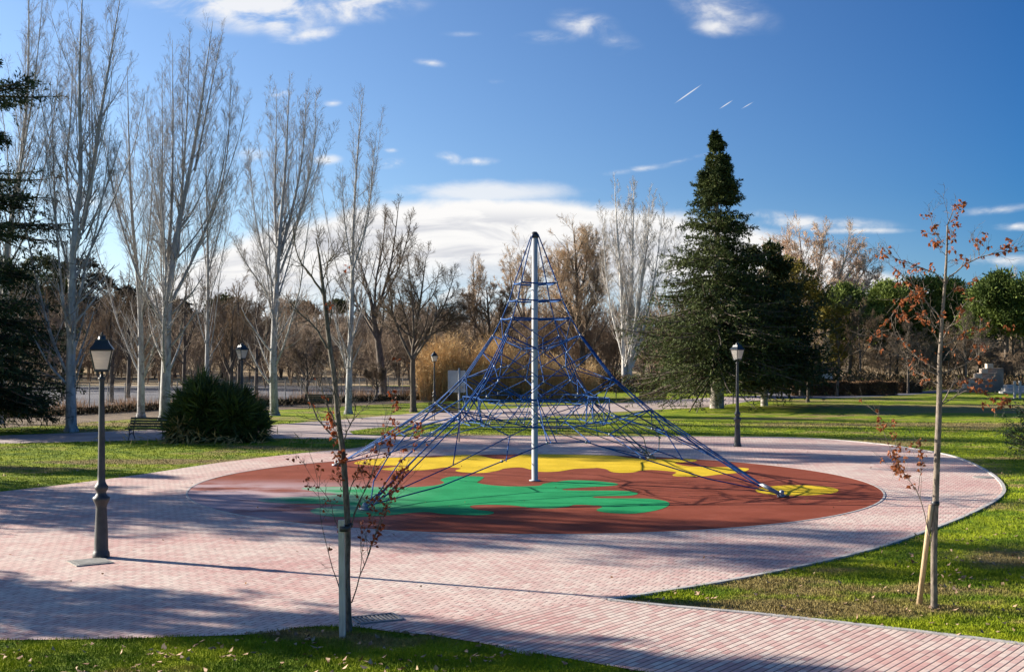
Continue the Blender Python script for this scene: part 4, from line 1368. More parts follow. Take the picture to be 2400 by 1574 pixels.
T1 = [(819, 1478, .047), (816, 1400, .042), (814, 1332, .040), (816, 1245, .040), (810, 1137, .040), (803, 1051, .038), (793, 986, .036), (786, 900, .034), (778, 850, .031), (771, 797, .030), (763, 722, .028), (756, 668, .022), (748, 601, .015), (740, 558, .006)]
N_ = (0, 1); Lo = (1, 0.8); Md = (2, 1.0); Hi = (5, 1.0)
limbs1 = [
    ([(759, 695), (742, 664), (725, 639), (709, 614), (698, 569), (690, 507)], .017, N_),
    ([(766, 816), (739, 770), (715, 742), (693, 717), (676, 690)], .015, N_),
    ([(762, 716), (767, 668), (769, 641), (771, 609), (775, 560)], .009, N_),
    ([(757, 655), (775, 612), (797, 590), (817, 569)], .009, (0.3, 2.2)),
    ([(751, 622), (770, 610), (800, 596), (822, 590)], .007, (0.3, 2.0)),
    ([(745, 590), (750, 565), (745, 540)], .006, (0, 2)),
    ([(773, 760), (782, 700), (786, 672)], .009, (1, 1)),
    ([(790, 660), (800, 640), (812, 660)], .006, (1, 1)),
    ([(797, 1024), (773, 1014), (737, 968), (722, 925), (712, 895), (690, 875)], .013, Lo),
    ([(796, 1010), (778, 970), (764, 925), (752, 895), (736, 880)], .011, Md),
    ([(804, 1040), (815, 1010), (827, 986), (836, 950), (830, 920)], .010, N_),
    ([(827, 986), (848, 962), (865, 945), (880, 930)], .006, N_),
    ([(790, 985), (801, 940), (806, 900), (800, 860)], .009, N_),
    ([(786, 930), (768, 890), (760, 850)], .008, N_),
    ([(783, 905), (800, 880), (812, 850), (815, 820)], .008, N_),
    ([(798, 1045), (788, 1020), (776, 1000), (770, 985)], .006, (7, 1)),
    ([(819, 1157), (830, 1120), (846, 1085), (857, 1065)], .006, (2, .6)),
    ([(820, 1150), (838, 1112), (862, 1075), (882, 1045), (896, 1032)], .006, (3, .6)),
    ([(824, 1227), (836, 1190), (852, 1150), (868, 1110), (878, 1080)], .007, (2.5, .7)),
    ([(824, 1232), (842, 1172), (868, 1127), (890, 1060), (900, 1020), (915, 985), (925, 950), (921, 912)], .008, (6, .8)),
    ([(825, 1410), (842, 1358), (866, 1289), (886, 1237), (903, 1185), (942, 1116), (959, 1073)], .009, (9, 1)),
    ([(860, 1310), (880, 1255), (897, 1215), (908, 1180), (925, 1150)], .006, (4, .8)),
    ([(845, 1345), (850, 1290), (862, 1230), (870, 1190)], .005, (3, .6)),
    ([(797, 1379), (778, 1314), (760, 1237), (747, 1159), (747, 1099)], .007, (2.2, .6)),
    ([(800, 1250), (785, 1205), (770, 1165), (745, 1130), (709, 1077)], .006, (2.2, .6)),
    ([(802, 1150), (798, 1110), (796, 1080)], .006, (2.5, .6)),
    ([(806, 1100), (798, 1075), (795, 1055)], .006, (5, .6)),
]
ex1 = [(918, 918, 7), (921, 938, 6), (925, 960, 8), (922, 990, 5), (929, 1000, 6), (926, 1014, 8), (918, 1030, 9), (913, 1046, 6), (908, 1060, 7), (980, 995, 10), (990, 992, 6), (982, 1020, 5), (975, 1038, 4),
       (863, 1077, 5), (857, 1108, 5), (900, 1150, 10), (882, 1168, 10), (872, 1178, 8), (931, 1108, 10), (940, 1098, 10), (920, 1120, 10), (955, 1090, 5), (911, 1158, 8), (900, 1190, 6), (868, 1195, 5), (883, 1255, 6),
       (796, 1070, 5), (795, 1110, 5), (798, 1160, 4), (788, 1240, 4), (775, 990, 8), (778, 1010, 8), (783, 1030, 7), (765, 975, 6), (720, 1122, 4), (748, 1095, 4), (691, 1070, 2)]
s1 = sapling('young tree tied to a grey stake with a few red leaves, at the foreground lawn', T1, limbs1, 15.9, 11, M['redleaf'], 2.4, 0.060, ex1, simple('dark sapling bark', (0.075, 0.062, 0.05), (0.20, 0.17, 0.135), 9.0, 0.85, stretch=(3, 3, 1), bump=0.6))
# stake and ties
stq = G(804, 1491)
root = thing('tree_stake', 'square grey timber stake strapped to the foreground young tree', 'stake', (stq[0], stq[1], 0))
top = W(801, 1217, stq[1])
MB().box(((stq[0] + top[0]) / 2, stq[1], top[2] / 2 - 0.05), (0.076, 0.076, top[2] + 0.1), rz=0.0, ry=math.atan2(top[0] - stq[0], top[2])).build('post', M['stake'], root, smooth=False)
stake_root = root
tb = MB()
cx_ = (W(812, 1232, 15.8))
tb.lathe([(0.075, -0.035), (0.082, -0.03), (0.082, 0.03), (0.075, 0.035)], (top[0] + 0.035, stq[1] + 0.02, cx_[2]), 14)
tb.build('strap', M['blackcap'], root)
tb = MB()
tb.lathe([(0.05, -0.03), (0.057, -0.025), (0.057, 0.025), (0.05, 0.03)], (cx_[0] + 0.02, stq[1] + 0.30, cx_[2]), 12)
tb.build('strap', M['blackcap'], root)

T2 = [(2187, 1420, .048), (2187, 1350, .045), (2187, 1289, .044), (2191, 1181, .044), (2197, 1030, .043), (2201, 943, .040), (2202, 844, .032), (2206, 790, .026), (2208.5, 748, .024), (2215, 668, .021), (2220, 588, .015), (2223, 514, .008), (2238, 486, .003)]


def c7b(pts): return [(2050 + x / 3.123, 460 + y / 3.123) for x, y in pts]


limbs2 = [
    (c7b([(525, 640), (545, 600), (600, 545), (700, 475), (800, 435), (940, 405), (1060, 370)]), .013, (6, 1)),
    (c7b([(770, 430), (740, 380), (690, 320), (650, 280)]), .004, (0.5, .5)),
    (c7b([(765, 430), (775, 370), (778, 330), (785, 290)]), .004, (1.5, .5)),
    (c7b([(480, 890), (430, 820), (380, 760), (310, 650), (250, 590), (200, 540)]), .011, (6, 1)),
    (c7b([(485, 1000), (440, 930), (390, 880), (360, 790), (340, 730)]), .008, (3, .8)),
    (c7b([(470, 1080), (430, 1010), (400, 960), (350, 900), (250, 850)]), .009, (7, 1)),
    (c7b([(480, 960), (380, 760), (310, 690), (230, 760), (150, 880), (60, 990), (0, 1030)]), .006, (13, .8)),
    (c7b([(515, 350), (470, 300), (430, 260), (400, 150), (370, 130)]), .006, (2.5, .8)),
    (c7b([(518, 430), (470, 400), (430, 370), (390, 335)]), .005, (3.5, .7)),
    (c7b([(515, 640), (450, 575), (330, 530), (230, 490), (100, 450), (50, 400), (0, 370)]), .009, (6, 1)),
    (c7b([(140, 530), (90, 490), (40, 430), (10, 400)]), .004, (1, .5)),
    (c7b([(530, 480), (575, 470), (600, 510)]), .004, (1, .5)),
    (c7b([(535, 360), (570, 320), (585, 260), (580, 220)]), .005, (2.5, .7)),
    (c7b([(545, 170), (520, 110), (480, 40), (450, -10)]), .004, (0.3, .5)),
    (c7b([(545, 200), (590, 140), (610, 90), (640, 50)]), .004, (3, .7)),
    (c7b([(490, 1060), (540, 980), (600, 900), (690, 800), (740, 740)]), .009, (3.5, 1)),
    (c7b([(500, 1090), (580, 1050), (700, 990), (800, 960)]), .008, (5, 1)),
    (c7b([(530, 740), (570, 690), (620, 660), (680, 630)]), .006, (2, .7)),
    (c7b([(465, 1270), (400, 1230), (330, 1160), (280, 1110), (230, 1010)]), .009, (3, 1)),
    (c7b([(465, 1310), (380, 1270), (330, 1250), (230, 1180), (150, 1150), (60, 1100)]), .008, (3, 1)),
    (c7b([(460, 1380), (410, 1340), (350, 1290), (300, 1260)]), .007, (2, 1)),
    (c7b([(475, 1530), (540, 1470), (600, 1370), (700, 1340), (830, 1350), (900, 1340)]), .011, (6, 1)),
    (c7b([(480, 1525), (560, 1480), (640, 1430), (720, 1405), (800, 1420), (850, 1480), (960, 1480)]), .008, (7, 1)),
    (c7b([(490, 1300), (560, 1270), (640, 1240), (720, 1180), (800, 1110)]), .008, (3, 1)),
    (c7b([(500, 1200), (560, 1130), (650, 1120), (760, 1115), (900, 1105)]), .007, (2, 1)),
    ([(2180, 1267), (2169, 1219), (2156, 1168), (2143, 1142), (2117, 1107), (2098, 1070), (2083, 1034), (2068, 990), (2053, 952)], .008, (12, .8)),
    ([(2150, 1150), (2150, 1100), (2148, 1060), (2143, 1030)], .005, (6, .7)),
    ([(2120, 1112), (2100, 1095), (2085, 1090)], .004, (3, .7)),
]
ex2 = [(p[0], p[1], 7) for p in c7b([(385, 255), (390, 335), (580, 225), (625, 185), (630, 45), (665, 50), (375, 140), (785, 290), (995, 330), (905, 390), (1040, 370), (95, 430), (150, 570), (240, 580), (410, 510), (290, 700), (270, 860), (240, 880), (510, 1125), (380, 1195), (770, 1515), (860, 1520), (930, 1500), (980, 1480), (600, 370), (750, 600), (640, 495), (950, 960), (830, 1100)])] + \
      [(2117, 1110, 9), (2126, 1118, 10), (2108, 1070, 8), (2092, 1045, 8), (2095, 1020, 6), (2070, 1000, 6), (2148, 1062, 7), (2140, 1050, 5), (2084, 1088, 4)]
s2 = sapling('young tree with scattered rusty leaves on the right lawn beside a slanted stake', T2, limbs2, 17.3, 12, simple('rusty sapling leaves', (0.20, 0.05, 0.02), (0.46, 0.17, 0.06), 22, 0.7, 0.2, trans=0.3), 2.1, 0.066, ex2, M['sap_bark'])
a = G(2150, 1413); b = W(2181, 1183, 17.25)
root = thing('tree_stake', 'round tan wooden stake slanting against the right young tree', 'stake', (a[0], a[1], 0))
MB().tubes(np.array([a - [0, 0, 0.1], b]), np.array([0.040, 0.036]), 12, cap=True).build('post', M['stake_tan'], root)
t_ = W(2191, 1178, 17.3)
MB().lathe([(0.052, -0.03), (0.058, -0.02), (0.058, 0.02), (0.052, 0.03)], t_, 12).build('strap', M['blackcap'], root)

# ------------------------------------------------------------------ poplars
WB, WT = M['white_bark'], M['white_twig']
PG = 'tall bare white poplars on the left'
bare_tree('poplar_tree', 'leftmost tall poplar, cut by the frame edge behind the cedar branches',
          [[(-5, 985, .24), (5, 800, .21), (15, 600, .17), (35, 400, .13), (55, 200, .09), (60, -60, .03)],
           [(20, 560, .10), (55, 380, .07), (85, 200, .05), (100, -20, .02)],
           [(12, 640, .08), (-30, 480, .06), (-50, 200, .03)],
           [(20, 620, .06), (60, 520, .04), (105, 300, .03), (118, 60, .012)]], 60, 21, WB, WT, group=PG)
bare_tree('poplar_tree', 'tall forked poplar whose white trunk stands left of the near lamp',
          [[(168, 1011, .26), (173, 880, .22), (182, 700, .20), (190, 560, .17), (197, 420, .13), (202, 200, .09), (205, -60, .03)],
           [(190, 540, .12), (215, 420, .11), (238, 280, .09), (262, 120, .06), (280, -40, .02)],
           [(188, 560, .07), (150, 420, .05), (150, 250, .04), (158, 90, .015)],
           [(182, 700, .05), (140, 520, .04), (125, 380, .03), (118, 270, .01)],
           [(200, 560, .05), (255, 440, .04), (285, 330, .02)]], 54.5, 22, WB, WT, group=PG, dens=1.15)
bare_tree('poplar_tree', 'slim poplar with white trunk ending behind the bench by the bush',
          [[(331, 975, .22), (330, 850, .18), (326, 700, .15), (318, 520, .11), (308, 350, .07), (312, 165, .02)],
           [(326, 720, .06), (345, 560, .05), (350, 400, .03), (342, 220, .012)],
           [(322, 640, .05), (285, 520, .04), (268, 400, .02)]], 66, 23, WB, WT, group=PG)
bare_tree('poplar_tree', 'widest poplar with many rising stems behind the spiky bush',
          [[(386, 985, .30), (388, 860, .26), (398, 700, .22), (415, 560, .18), (445, 420, .14), (475, 250, .09), (500, 50, .02)],
           [(388, 860, .12), (382, 700, .12), (400, 520, .10), (405, 350, .07), (400, 90, .02)],
           [(400, 700, .09), (380, 540, .07), (375, 380, .05), (372, 150, .015)],
           [(415, 600, .10), (425, 450, .08), (440, 260, .05), (445, 60, .015)],
           [(405, 700, .09), (470, 560, .07), (520, 420, .05), (550, 200, .015)],
           [(450, 600, .06), (500, 480, .05), (530, 350, .04), (545, 140, .012)],
           [(455, 400, .07), (480, 280, .05), (515, 60, .012)]], 63, 24, WB, WT, group=PG, dens=0.95)
bare_tree('poplar_tree', 'thin dark stemmed poplar rising between the widest one and its right neighbour',
          [[(484, 950, .16), (486, 800, .14), (488, 600, .10), (490, 420, .05), (488, 250, .015)],
           [(487, 640, .05), (515, 520, .04), (535, 400, .015)], [(487, 660, .05), (465, 520, .04), (455, 400, .015)]], 78, 25, WB, M['brown_twig'], group=PG, dens=0.9)
bare_tree('poplar_tree', 'broad topped poplar standing alone right of the spiky bush',
          [[(644, 973, .26), (648, 850, .22), (651, 700, .19), (655, 560, .15), (665, 400, .10), (672, 280, .06), (676, 172, .015)],
           [(653, 620, .11), (640, 480, .08), (640, 350, .05), (642, 200, .015)],
           [(656, 600, .10), (690, 450, .08), (708, 320, .05), (715, 190, .012)],
           [(656, 640, .08), (705, 500, .06), (738, 360, .04), (748, 230, .012)],
           [(650, 700, .07), (610, 560, .05), (590, 430, .035), (585, 340, .012)],
           [(650, 720, .06), (570, 610, .045), (535, 540, .02)]], 68, 26, WB, WT, group=PG, dens=1.0)
bare_tree('poplar_tree', 'narrow poplar rising right behind the staked foreground sapling',
          [[(817, 968, .22), (818, 850, .18), (822, 700, .16), (826, 560, .12), (832, 400, .08), (842, 280, .05), (852, 195, .012)],
           [(824, 640, .07), (860, 520, .05), (875, 400, .035), (885, 310, .012)],
           [(823, 620, .05), (808, 500, .04), (806, 390, .015)]], 69.5, 27, WB, WT, group=PG, dens=0.9)
bare_tree('poplar_tree', 'pale multi stemmed poplar just left of the big fir',
          [[(1464, 912, .30), (1462, 800, .24), (1455, 650, .18), (1445, 520, .11), (1440, 415, .02)],
           [(1475, 905, .26), (1478, 760, .20), (1482, 600, .14), (1484, 480, .08), (1486, 425, .02)],
           [(1480, 860, .18), (1500, 700, .13), (1518, 560, .08), (1522, 440, .015)],
           [(1482, 860, .12), (1525, 700, .08), (1545, 560, .05), (1553, 470, .015)],
           [(1460, 840, .10), (1428, 700, .08), (1415, 560, .05), (1418, 500, .015)]], 112, 28, simple('bright poplar bark', (0.42, 0.40, 0.37), (0.66, 0.63, 0.59), 1.2, 0.85), simple('bright poplar twigs', (0.36, 0.31, 0.26), (0.52, 0.46, 0.39), 0.7, 0.85),
          group=None, dens=1.0, rmin=0.011)
# more bare trees behind
BB, BT, TT = M['brown_bark'], M['brown_twig'], M['tan_twig']
bare_tree('bare_tree', 'leaning dark tree with forked trunk on the bank left of the round one',
          [[(900, 905, .36), (893, 860, .32), (885, 800, .26), (876, 745, .20), (868, 700, .14), (850, 640, .08), (825, 560, .02)],
           [(876, 745, .16), (895, 690, .12), (915, 620, .08), (925, 540, .05), (932, 470, .02)],
           [(878, 740, .12), (880, 660, .09), (893, 590, .06), (905, 500, .02)],
           [(890, 720, .09), (930, 640, .06), (955, 560, .04), (965, 500, .015)],
           [(885, 800, .10), (850, 740, .07), (815, 690, .04), (800, 640, .015)]], 98, 31, BB, BT, 'airy', 1.3, rmin=0.009)
bare_tree('bare_tree', 'round crowned dark bare tree left of the small lamp by the reeds',
          [[(969, 965, .20), (967, 900, .17), (967, 840, .15), (972, 780, .10), (985, 700, .06), (1000, 600, .015)],
           [(968, 840, .11), (1000, 780, .08), (1040, 720, .05), (1065, 650, .015)],
           [(967, 845, .09), (940, 790, .07), (915, 720, .05), (900, 650, .015)],
           [(970, 790, .07), (965, 700, .05), (955, 600, .015)],
           [(985, 800, .07), (1050, 760, .05), (1095, 730, .015)]], 71.6, 32, BB, M['brown_twig'], 'spread', 1.2, rmin=0.007)
bare_tree('bare_tree', 'tan bare tree close right of the mast behind the net',
          [[(1367, 905, .34), (1365, 820, .28), (1355, 720, .20), (1350, 620, .12), (1345, 535, .02)],
           [(1362, 760, .16), (1395, 680, .11), (1410, 600, .02)], [(1360, 780, .16), (1320, 680, .10), (1305, 590, .02)],
           [(1356, 720, .10), (1375, 620, .07), (1380, 545, .02)]], 118, 33, BB, TT, 'round', 1.3, rmin=0.013)
bare_tree('bare_tree', 'pale brown bare tree behind the top of the mast',
          [[(1235, 905, .25), (1232, 800, .2), (1225, 700, .12), (1222, 585, .02)], [(1230, 760, .1), (1200, 680, .07), (1195, 600, .02)], [(1230, 760, .1), (1260, 670, .07), (1262, 590, .02)]],
          130, 34, BB, TT, 'round', 0.8, rmin=0.013)
bare_tree('bare_tree', 'slim pale bare tree left of the net top against the cloud',
          [[(1112, 905, .2), (1112, 780, .15), (1110, 680, .1), (1108, 590, .02)], [(1112, 740, .08), (1125, 660, .05), (1120, 600, .02)]], 125, 35, BB, TT, 'poplar', 0.8, rmin=0.012)
bare_tree('bare_tree', 'rusty brown bushy tree left of the net behind the reeds',
          [[(1150, 905, .25), (1148, 820, .2), (1145, 740, .12), (1140, 670, .02)], [(1148, 800, .14), (1180, 730, .08), (1190, 680, .02)], [(1148, 810, .14), (1105, 740, .08), (1095, 690, .02)]],
          112, 36, BB, M['rust_twig'], 'spread', 1.7, rmin=0.014)
bare_tree('bare_tree', 'wide peach coloured bare tree behind the dark evergreens on the right',
          [[(1900, 900, .40), (1895, 800, .34), (1890, 720, .25), (1882, 640, .14), (1872, 530, .02)],
           [(1892, 760, .22), (1940, 680, .15), (1975, 610, .09), (1985, 545, .02)], [(1890, 740, .2), (1845, 660, .12), (1812, 570, .02)],
           [(1893, 720, .18), (1918, 640, .10), (1930, 532, .02)], [(1900, 780, .18), (1985, 690, .11), (2050, 600, .02)], [(1893, 790, .16), (1830, 720, .1), (1790, 630, .02)],
           [(1905, 760, .14), (1995, 700, .08), (2075, 645, .02)], [(1890, 700, .1), (1858, 620, .06), (1848, 540, .02)], [(1940, 700, .1), (1990, 640, .06), (2025, 570, .02)]],
          140, 37, simple('peach bark', (0.35, 0.27, 0.20), (0.5, 0.4, 0.3), 1.0, 0.9), simple('peach twigs', (0.56, 0.40, 0.27), (0.76, 0.58, 0.42), 0.4, 0.9), 'round', 1.0, rmin=0.015)
small = [
    ((1893, 942), 760, 'thin bare young tree with pale trunk left of the hedge', 41, TT),
    ((1961, 929), 700, 'grey bare tree standing against the hedge middle', 42, BT),
    ((2128, 922), 760, 'dark slim bare tree just right of the hedge end', 43, BT),
    ((2262, 918), 740, 'slim bare tree right behind the rusty leaved sapling', 44, BT),
    ((2370, 905), 640, 'tan twiggy tree by the pale steps at the right edge', 45, TT),
    ((2016, 905), 720, 'leaning brown tree behind the hedge below the pines', 46, M['rust_twig']),
    ((2085, 900), 730, 'brown tree with crooked trunk left of the rusty leaved sapling', 47, M['rust_twig']),
    ((716, 945), 790, 'dark shrubby bare tree left of the staked sapling', 48, BT),
    ((880, 940), 860, 'low stumpy bare tree under the leaning dark tree', 49, BT),
]
for (bx, by), ty, lab, sd_, tw_ in small:
    d_ = G(bx, by)[1]
    hgt = by - ty
    bare_tree('bare_tree', lab, [[(bx, by, .11), (bx + 2, by - hgt * .4, .085), (bx - 2, by - hgt * .75, .05), (bx + 3, ty, .012)],
                                 [(bx + 1, by - hgt * .35, .05), (bx + hgt * .16, by - hgt * .65, .03), (bx + hgt * .22, by - hgt * .9, .01)],
                                 [(bx + 1, by - hgt * .40, .05), (bx - hgt * .16, by - hgt * .65, .03), (bx - hgt * .24, by - hgt * .85, .01)]],
              d_, sd_, BB, tw_, 'spread', 0.9, rmin=0.009)
dark = [((148, 955), 700, 90, 50), ((262, 955), 690, 84, 51), ((300, 940), 640, 92, 52), ((560, 930), 660, 96, 53), ((600, 935), 700, 92, 54), ((60, 960), 660, 88, 55), ((430, 935), 640, 97, 56), ((540, 950), 700, 82, 57)]
dl_ = ['brown bare tree between the cedar and the forked poplar', 'slender bare tree right of the near lamp lantern', 'thick dark trunked tree between lamp and slim poplar', 'slim dark tree near the lamp behind the bush',
       'thin dark tree between the bush lamp and the lone poplar', 'brown bare tree behind the cedar branches', 'bare tree behind the widest poplar', 'thin dark pole like tree just left of the bush lamp']
for ((bx, by), ty, d_, sd_), lab in zip(dark, dl_):
    by = HZ + F * CAM_H / d_
    hgt = by - ty
    bare_tree('bare_tree', lab, [[(bx, by, .16), (bx + 2, by - hgt * .4, .12), (bx - 2, by - hgt * .75, .07), (bx + 3, ty, .015)],
                                 [(bx + 1, by - hgt * .35, .06), (bx + hgt * .12, by - hgt * .7, .04), (bx + hgt * .16, by - hgt * .95, .01)],
                                 [(bx + 1, by - hgt * .30, .06), (bx - hgt * .12, by - hgt * .6, .04), (bx - hgt * .2, by - hgt * .85, .01)]],
              d_, sd_, BB, M['rust_twig'] if sd_ % 2 else BT, 'airy', 1.5, rmin=0.010)

# ------------------------------------------------------------------ evergreens
q = G(1680, 956)
rt = np.random.default_rng(5)
tiers = []
for zz_ in np.concatenate([np.linspace(2.3, 13.0, 20), np.linspace(13.4, 17.1, 24)]):
    h_ = (zz_ - 2.0) / 15.5
    tiers.append((float(zz_ + rt.normal() * 0.12), float(6.8 * (1 - h_) ** 1.10 * (rt.uniform(0.84, 1.12) if zz_ < 13 else 1.0) * min(1, 0.86 + h_ * 2) + 0.10)))
conifer('fir_tree', 'tall dark conical fir with pale trunk in the middle of the right lawn', (q[0], q[1]), 17.3, 6.2, 61, M['fir'], n_br=700, tw=15, bl=11, z0=2.0, elev=5, droop=0.19,
        blade=(0.22, 0.065), trunk_r=0.42, layers=tiers, zj=0.2, ej=6.0, flat2=0.82, trunk_mat=simple('pale fir bark', (0.22, 0.19, 0.16), (0.40, 0.36, 0.31), 3.0, 0.9, bump=0.5))
q = G(1791, 951)
conifer('cedar_tree', 'wide dark evergreen with pale trunk right of the tall fir', (q[0], q[1]), 10.2, 5.0, 62, M['darkleaf'], n_br=250, tw=16, bl=10, z0=1.9, elev=6, droop=0.2,
        blade=(0.30, 0.11), power=0.50, trunk_r=0.22, trunk_mat=simple('pale trunk bark', (0.30, 0.27, 0.24), (0.46, 0.42, 0.37), 3.0, 0.9))
q = G(1630, 928)
conifer('fir_tree', 'small fir behind the left skirt of the tall fir', (q[0], q[1]), 7.2, 3.0, 63, M['fir'], n_br=150, tw=12, bl=8, z0=1.8, blade=(0.34, 0.09), power=0.7, trunk_r=0.16)
d_ = 96
bx = lambda px: (px - 1200) / F * d_
leafy('broadleaf_tree', 'olive yellow leafed tree peeking out right of the dark evergreens', (bx(1880), d_), [(bx(1845), d_, 9.0, 2.2, 2.2, 1.6), (bx(1900), d_ - 1, 6.2, 2.4, 2.4, 2.2), (bx(1865), d_ + 1, 7.0, 2.6, 2.6, 2.2), (bx(1925), d_, 4.0, 1.8, 2, 1.8)], 64, M['olive'], n=15000, leaf=(0.26, 0.13))
# stone pines
pines = [(1985, 648, 128, 80, 'dark green round pine right above the hedge'), (2095, 640, 132, 85, 'round pine crown left of the rusty leaved sapling top'), (2190, 632, 138, 80, 'pine crown directly behind the rusty leaved sapling'),
         (2290, 655, 142, 70, 'low pine crown right behind the rusty leaved sapling'), (2350, 622, 120, 75, 'tall bright pine near the right edge'), (2450, 612, 124, 90, 'bright pine cut by the right edge')]
for px, py, d_, hw, lab in pines:
    x = (px - 1200) / F * d_; zt = CAM_H + (HZ - py - 22) / F * d_; rx = hw / F * d_
    rng = np.random.default_rng(px)
    bl2 = [(x + rx * math.cos(a) * 0.70 * rng.uniform(.6, 1.1), d_ + rx * math.sin(a) * 0.6, zt - rx * rng.uniform(0.5, 1.6), rx * 0.48, rx * 0.5, rx * 0.46) for a in np.arange(9) * 0.7 + rng.random()]
    bl2 = [(q[0], q[1], q[2], q[3] * rng.uniform(.62, 1.15), q[4], q[5] * rng.uniform(.6, 1.1)) for q in bl2]
    bl2.append((x + rx * rng.uniform(-.25, .25), d_, zt - rx * 0.40, rx * 0.42, rx * 0.5, rx * 0.38))
    leafy('stone_pine', lab, (x, d_), bl2, px, M['pine'], n=30000, leaf=(0.40, 0.15), group='green stone pines on the right', up=0.5, clump=0.75,
          trunk=[(x, d_, -0.2, .28), (x + 0.4, d_, zt * 0.4, .22), (x, d_, zt - rx * 0.9, .14)])
# far left dark tree on the skyline
d_ = 150
x = (95 - 1200) / F * d_
leafy('holm_oak', 'round dark oak crown on the skyline behind the forked poplar', (x, d_), [(x, d_, 11.8, 3.6, 3.4, 3.2), (x - 2.5, d_, 10, 2.6, 2.5, 2.2), (x + 3, d_, 9.5, 2.8, 2.6, 2.4)], 71, M['darkleaf'], n=12000, leaf=(0.4, 0.2))
for px, py, w_, lab, m_ in ((190, 600, 150, 'dull brown green tree mass behind the forked poplar trunk', 'dull'), (300, 668, 110, 'dull green tree behind the slim poplar trunk', 'dull'), (520, 690, 120, 'dark green tree low behind the thin dark stemmed poplar', 'dark'), (410, 700, 90, 'dull low oak behind the widest poplar trunk', 'dull'), (40, 660, 90, 'dull oak behind the cedar', 'dark')):
    d_ = 158
    mt = M['darkleaf'] if m_ == 'dark' else MATS.setdefault('dull', simple('dull oak leaves', (0.055, 0.045, 0.022), (0.15, 0.11, 0.055), 0.4, 0.9))
    x = (px - 1200) / F * d_; zt = CAM_H + (HZ - py) / F * d_; rx = w_ / F * d_ * 0.5
    leafy('holm_oak', lab, (x, d_), [(x, d_, zt - rx * .7, rx * .7, rx * .7, rx * .6), (x - rx * .6, d_ - 1, zt - rx * 1.3, rx * .6, rx * .6, rx * .6), (x + rx * .6, d_ - 1, zt - rx * 1.2, rx * .6, rx * .6, rx * .55), (x, d_ - 1, zt - rx * 1.9, rx * .9, rx * .7, rx * .7)], int(px) + 3, mt, n=9000, leaf=(0.38, 0.2))
for px, py, w_, lab in ((705, 712, 34, 'small dark pine on the ridge left of the sapling limbs'), (790, 708, 20, 'tiny dark pine on the ridge between sapling and narrow poplar')):
    d_ = 210
    x = (px - 1200) / F * d_; zt = CAM_H + (HZ - py) / F * d_; rx = w_ / F * d_
    leafy('stone_pine', lab, (x, d_), [(x, d_, zt - rx * .6, rx, rx, rx * .6)], int(px), M['darkleaf'], n=5000, leaf=(0.5, 0.25))

# the cedar at the left edge
q = G(-70, 1011)
conifer('cedar_tree', 'dark layered cedar reaching in from the left edge', (q[0], q[1]), 18.5, 6.0, 72, M['cedar'], n_br=420, tw=20, bl=11, z0=1.2, elev=3, droop=0.16,
        blade=(0.24, 0.06), power=0.42, trunk_r=0.45,
        layers=[(1.3, 3.9), (2.0, 4.6), (2.7, 5.0), (3.4, 4.7), (4.2, 4.4), (5.0, 4.6), (5.8, 4.2), (7.3, 3.8), (9.2, 4.7), (10.5, 3.4), (11.5, 3.8), (13.3, 1.6), (15.2, 3.7), (16.6, 1.5), (17.8, 1.0)])
# trees standing just outside the frame on the left (they cast the long shade over the paving)
conifer('fir_tree', 'tall conifer beyond the left side of the paving', (-27.0, 34.3), 14.8, 3.2, 73, M['fir'], n_br=260, tw=12, bl=4, z0=1.0, power=0.45, blade=(0.40, 0.10), trunk_r=0.3)
conifer('fir_tree', 'taller conifer beside the tall one left of the paving', (-30.5, 38.7), 16.0, 2.6, 74, M['fir'], n_br=200, tw=11, bl=4, z0=4.0, power=0.4, blade=(0.40, 0.10), trunk_r=0.3)
conifer('cedar_tree', 'cedar left of the near lamp outside the view', (-22.0, 23.7), 9.6, 2.1, 75, M['cedar'], n_br=180, tw=12, bl=5, z0=1.0, power=0.45, blade=(0.40, 0.10), trunk_r=0.25)
conifer('cedar_tree', 'small cedar by the left lawn outside the view', (-30.0, 43.2), 7.6, 1.7, 76, M['cedar'], n_br=110, tw=10, bl=8, z0=0.8, power=0.5, blade=(0.36, 0.10), trunk_r=0.2)

# small conifer at the right edge
q = G(2440, 1075)
conifer('young_conifer', 'small dark conifer poking in at the right edge of the lawn', (q[0], q[1]), 2.2, 1.45, 77, M['cedar'], n_br=90, tw=10, bl=10, z0=0.1, elev=22, droop=0.0, blade=(0.11, 0.03), power=0.6, trunk_r=0.06)

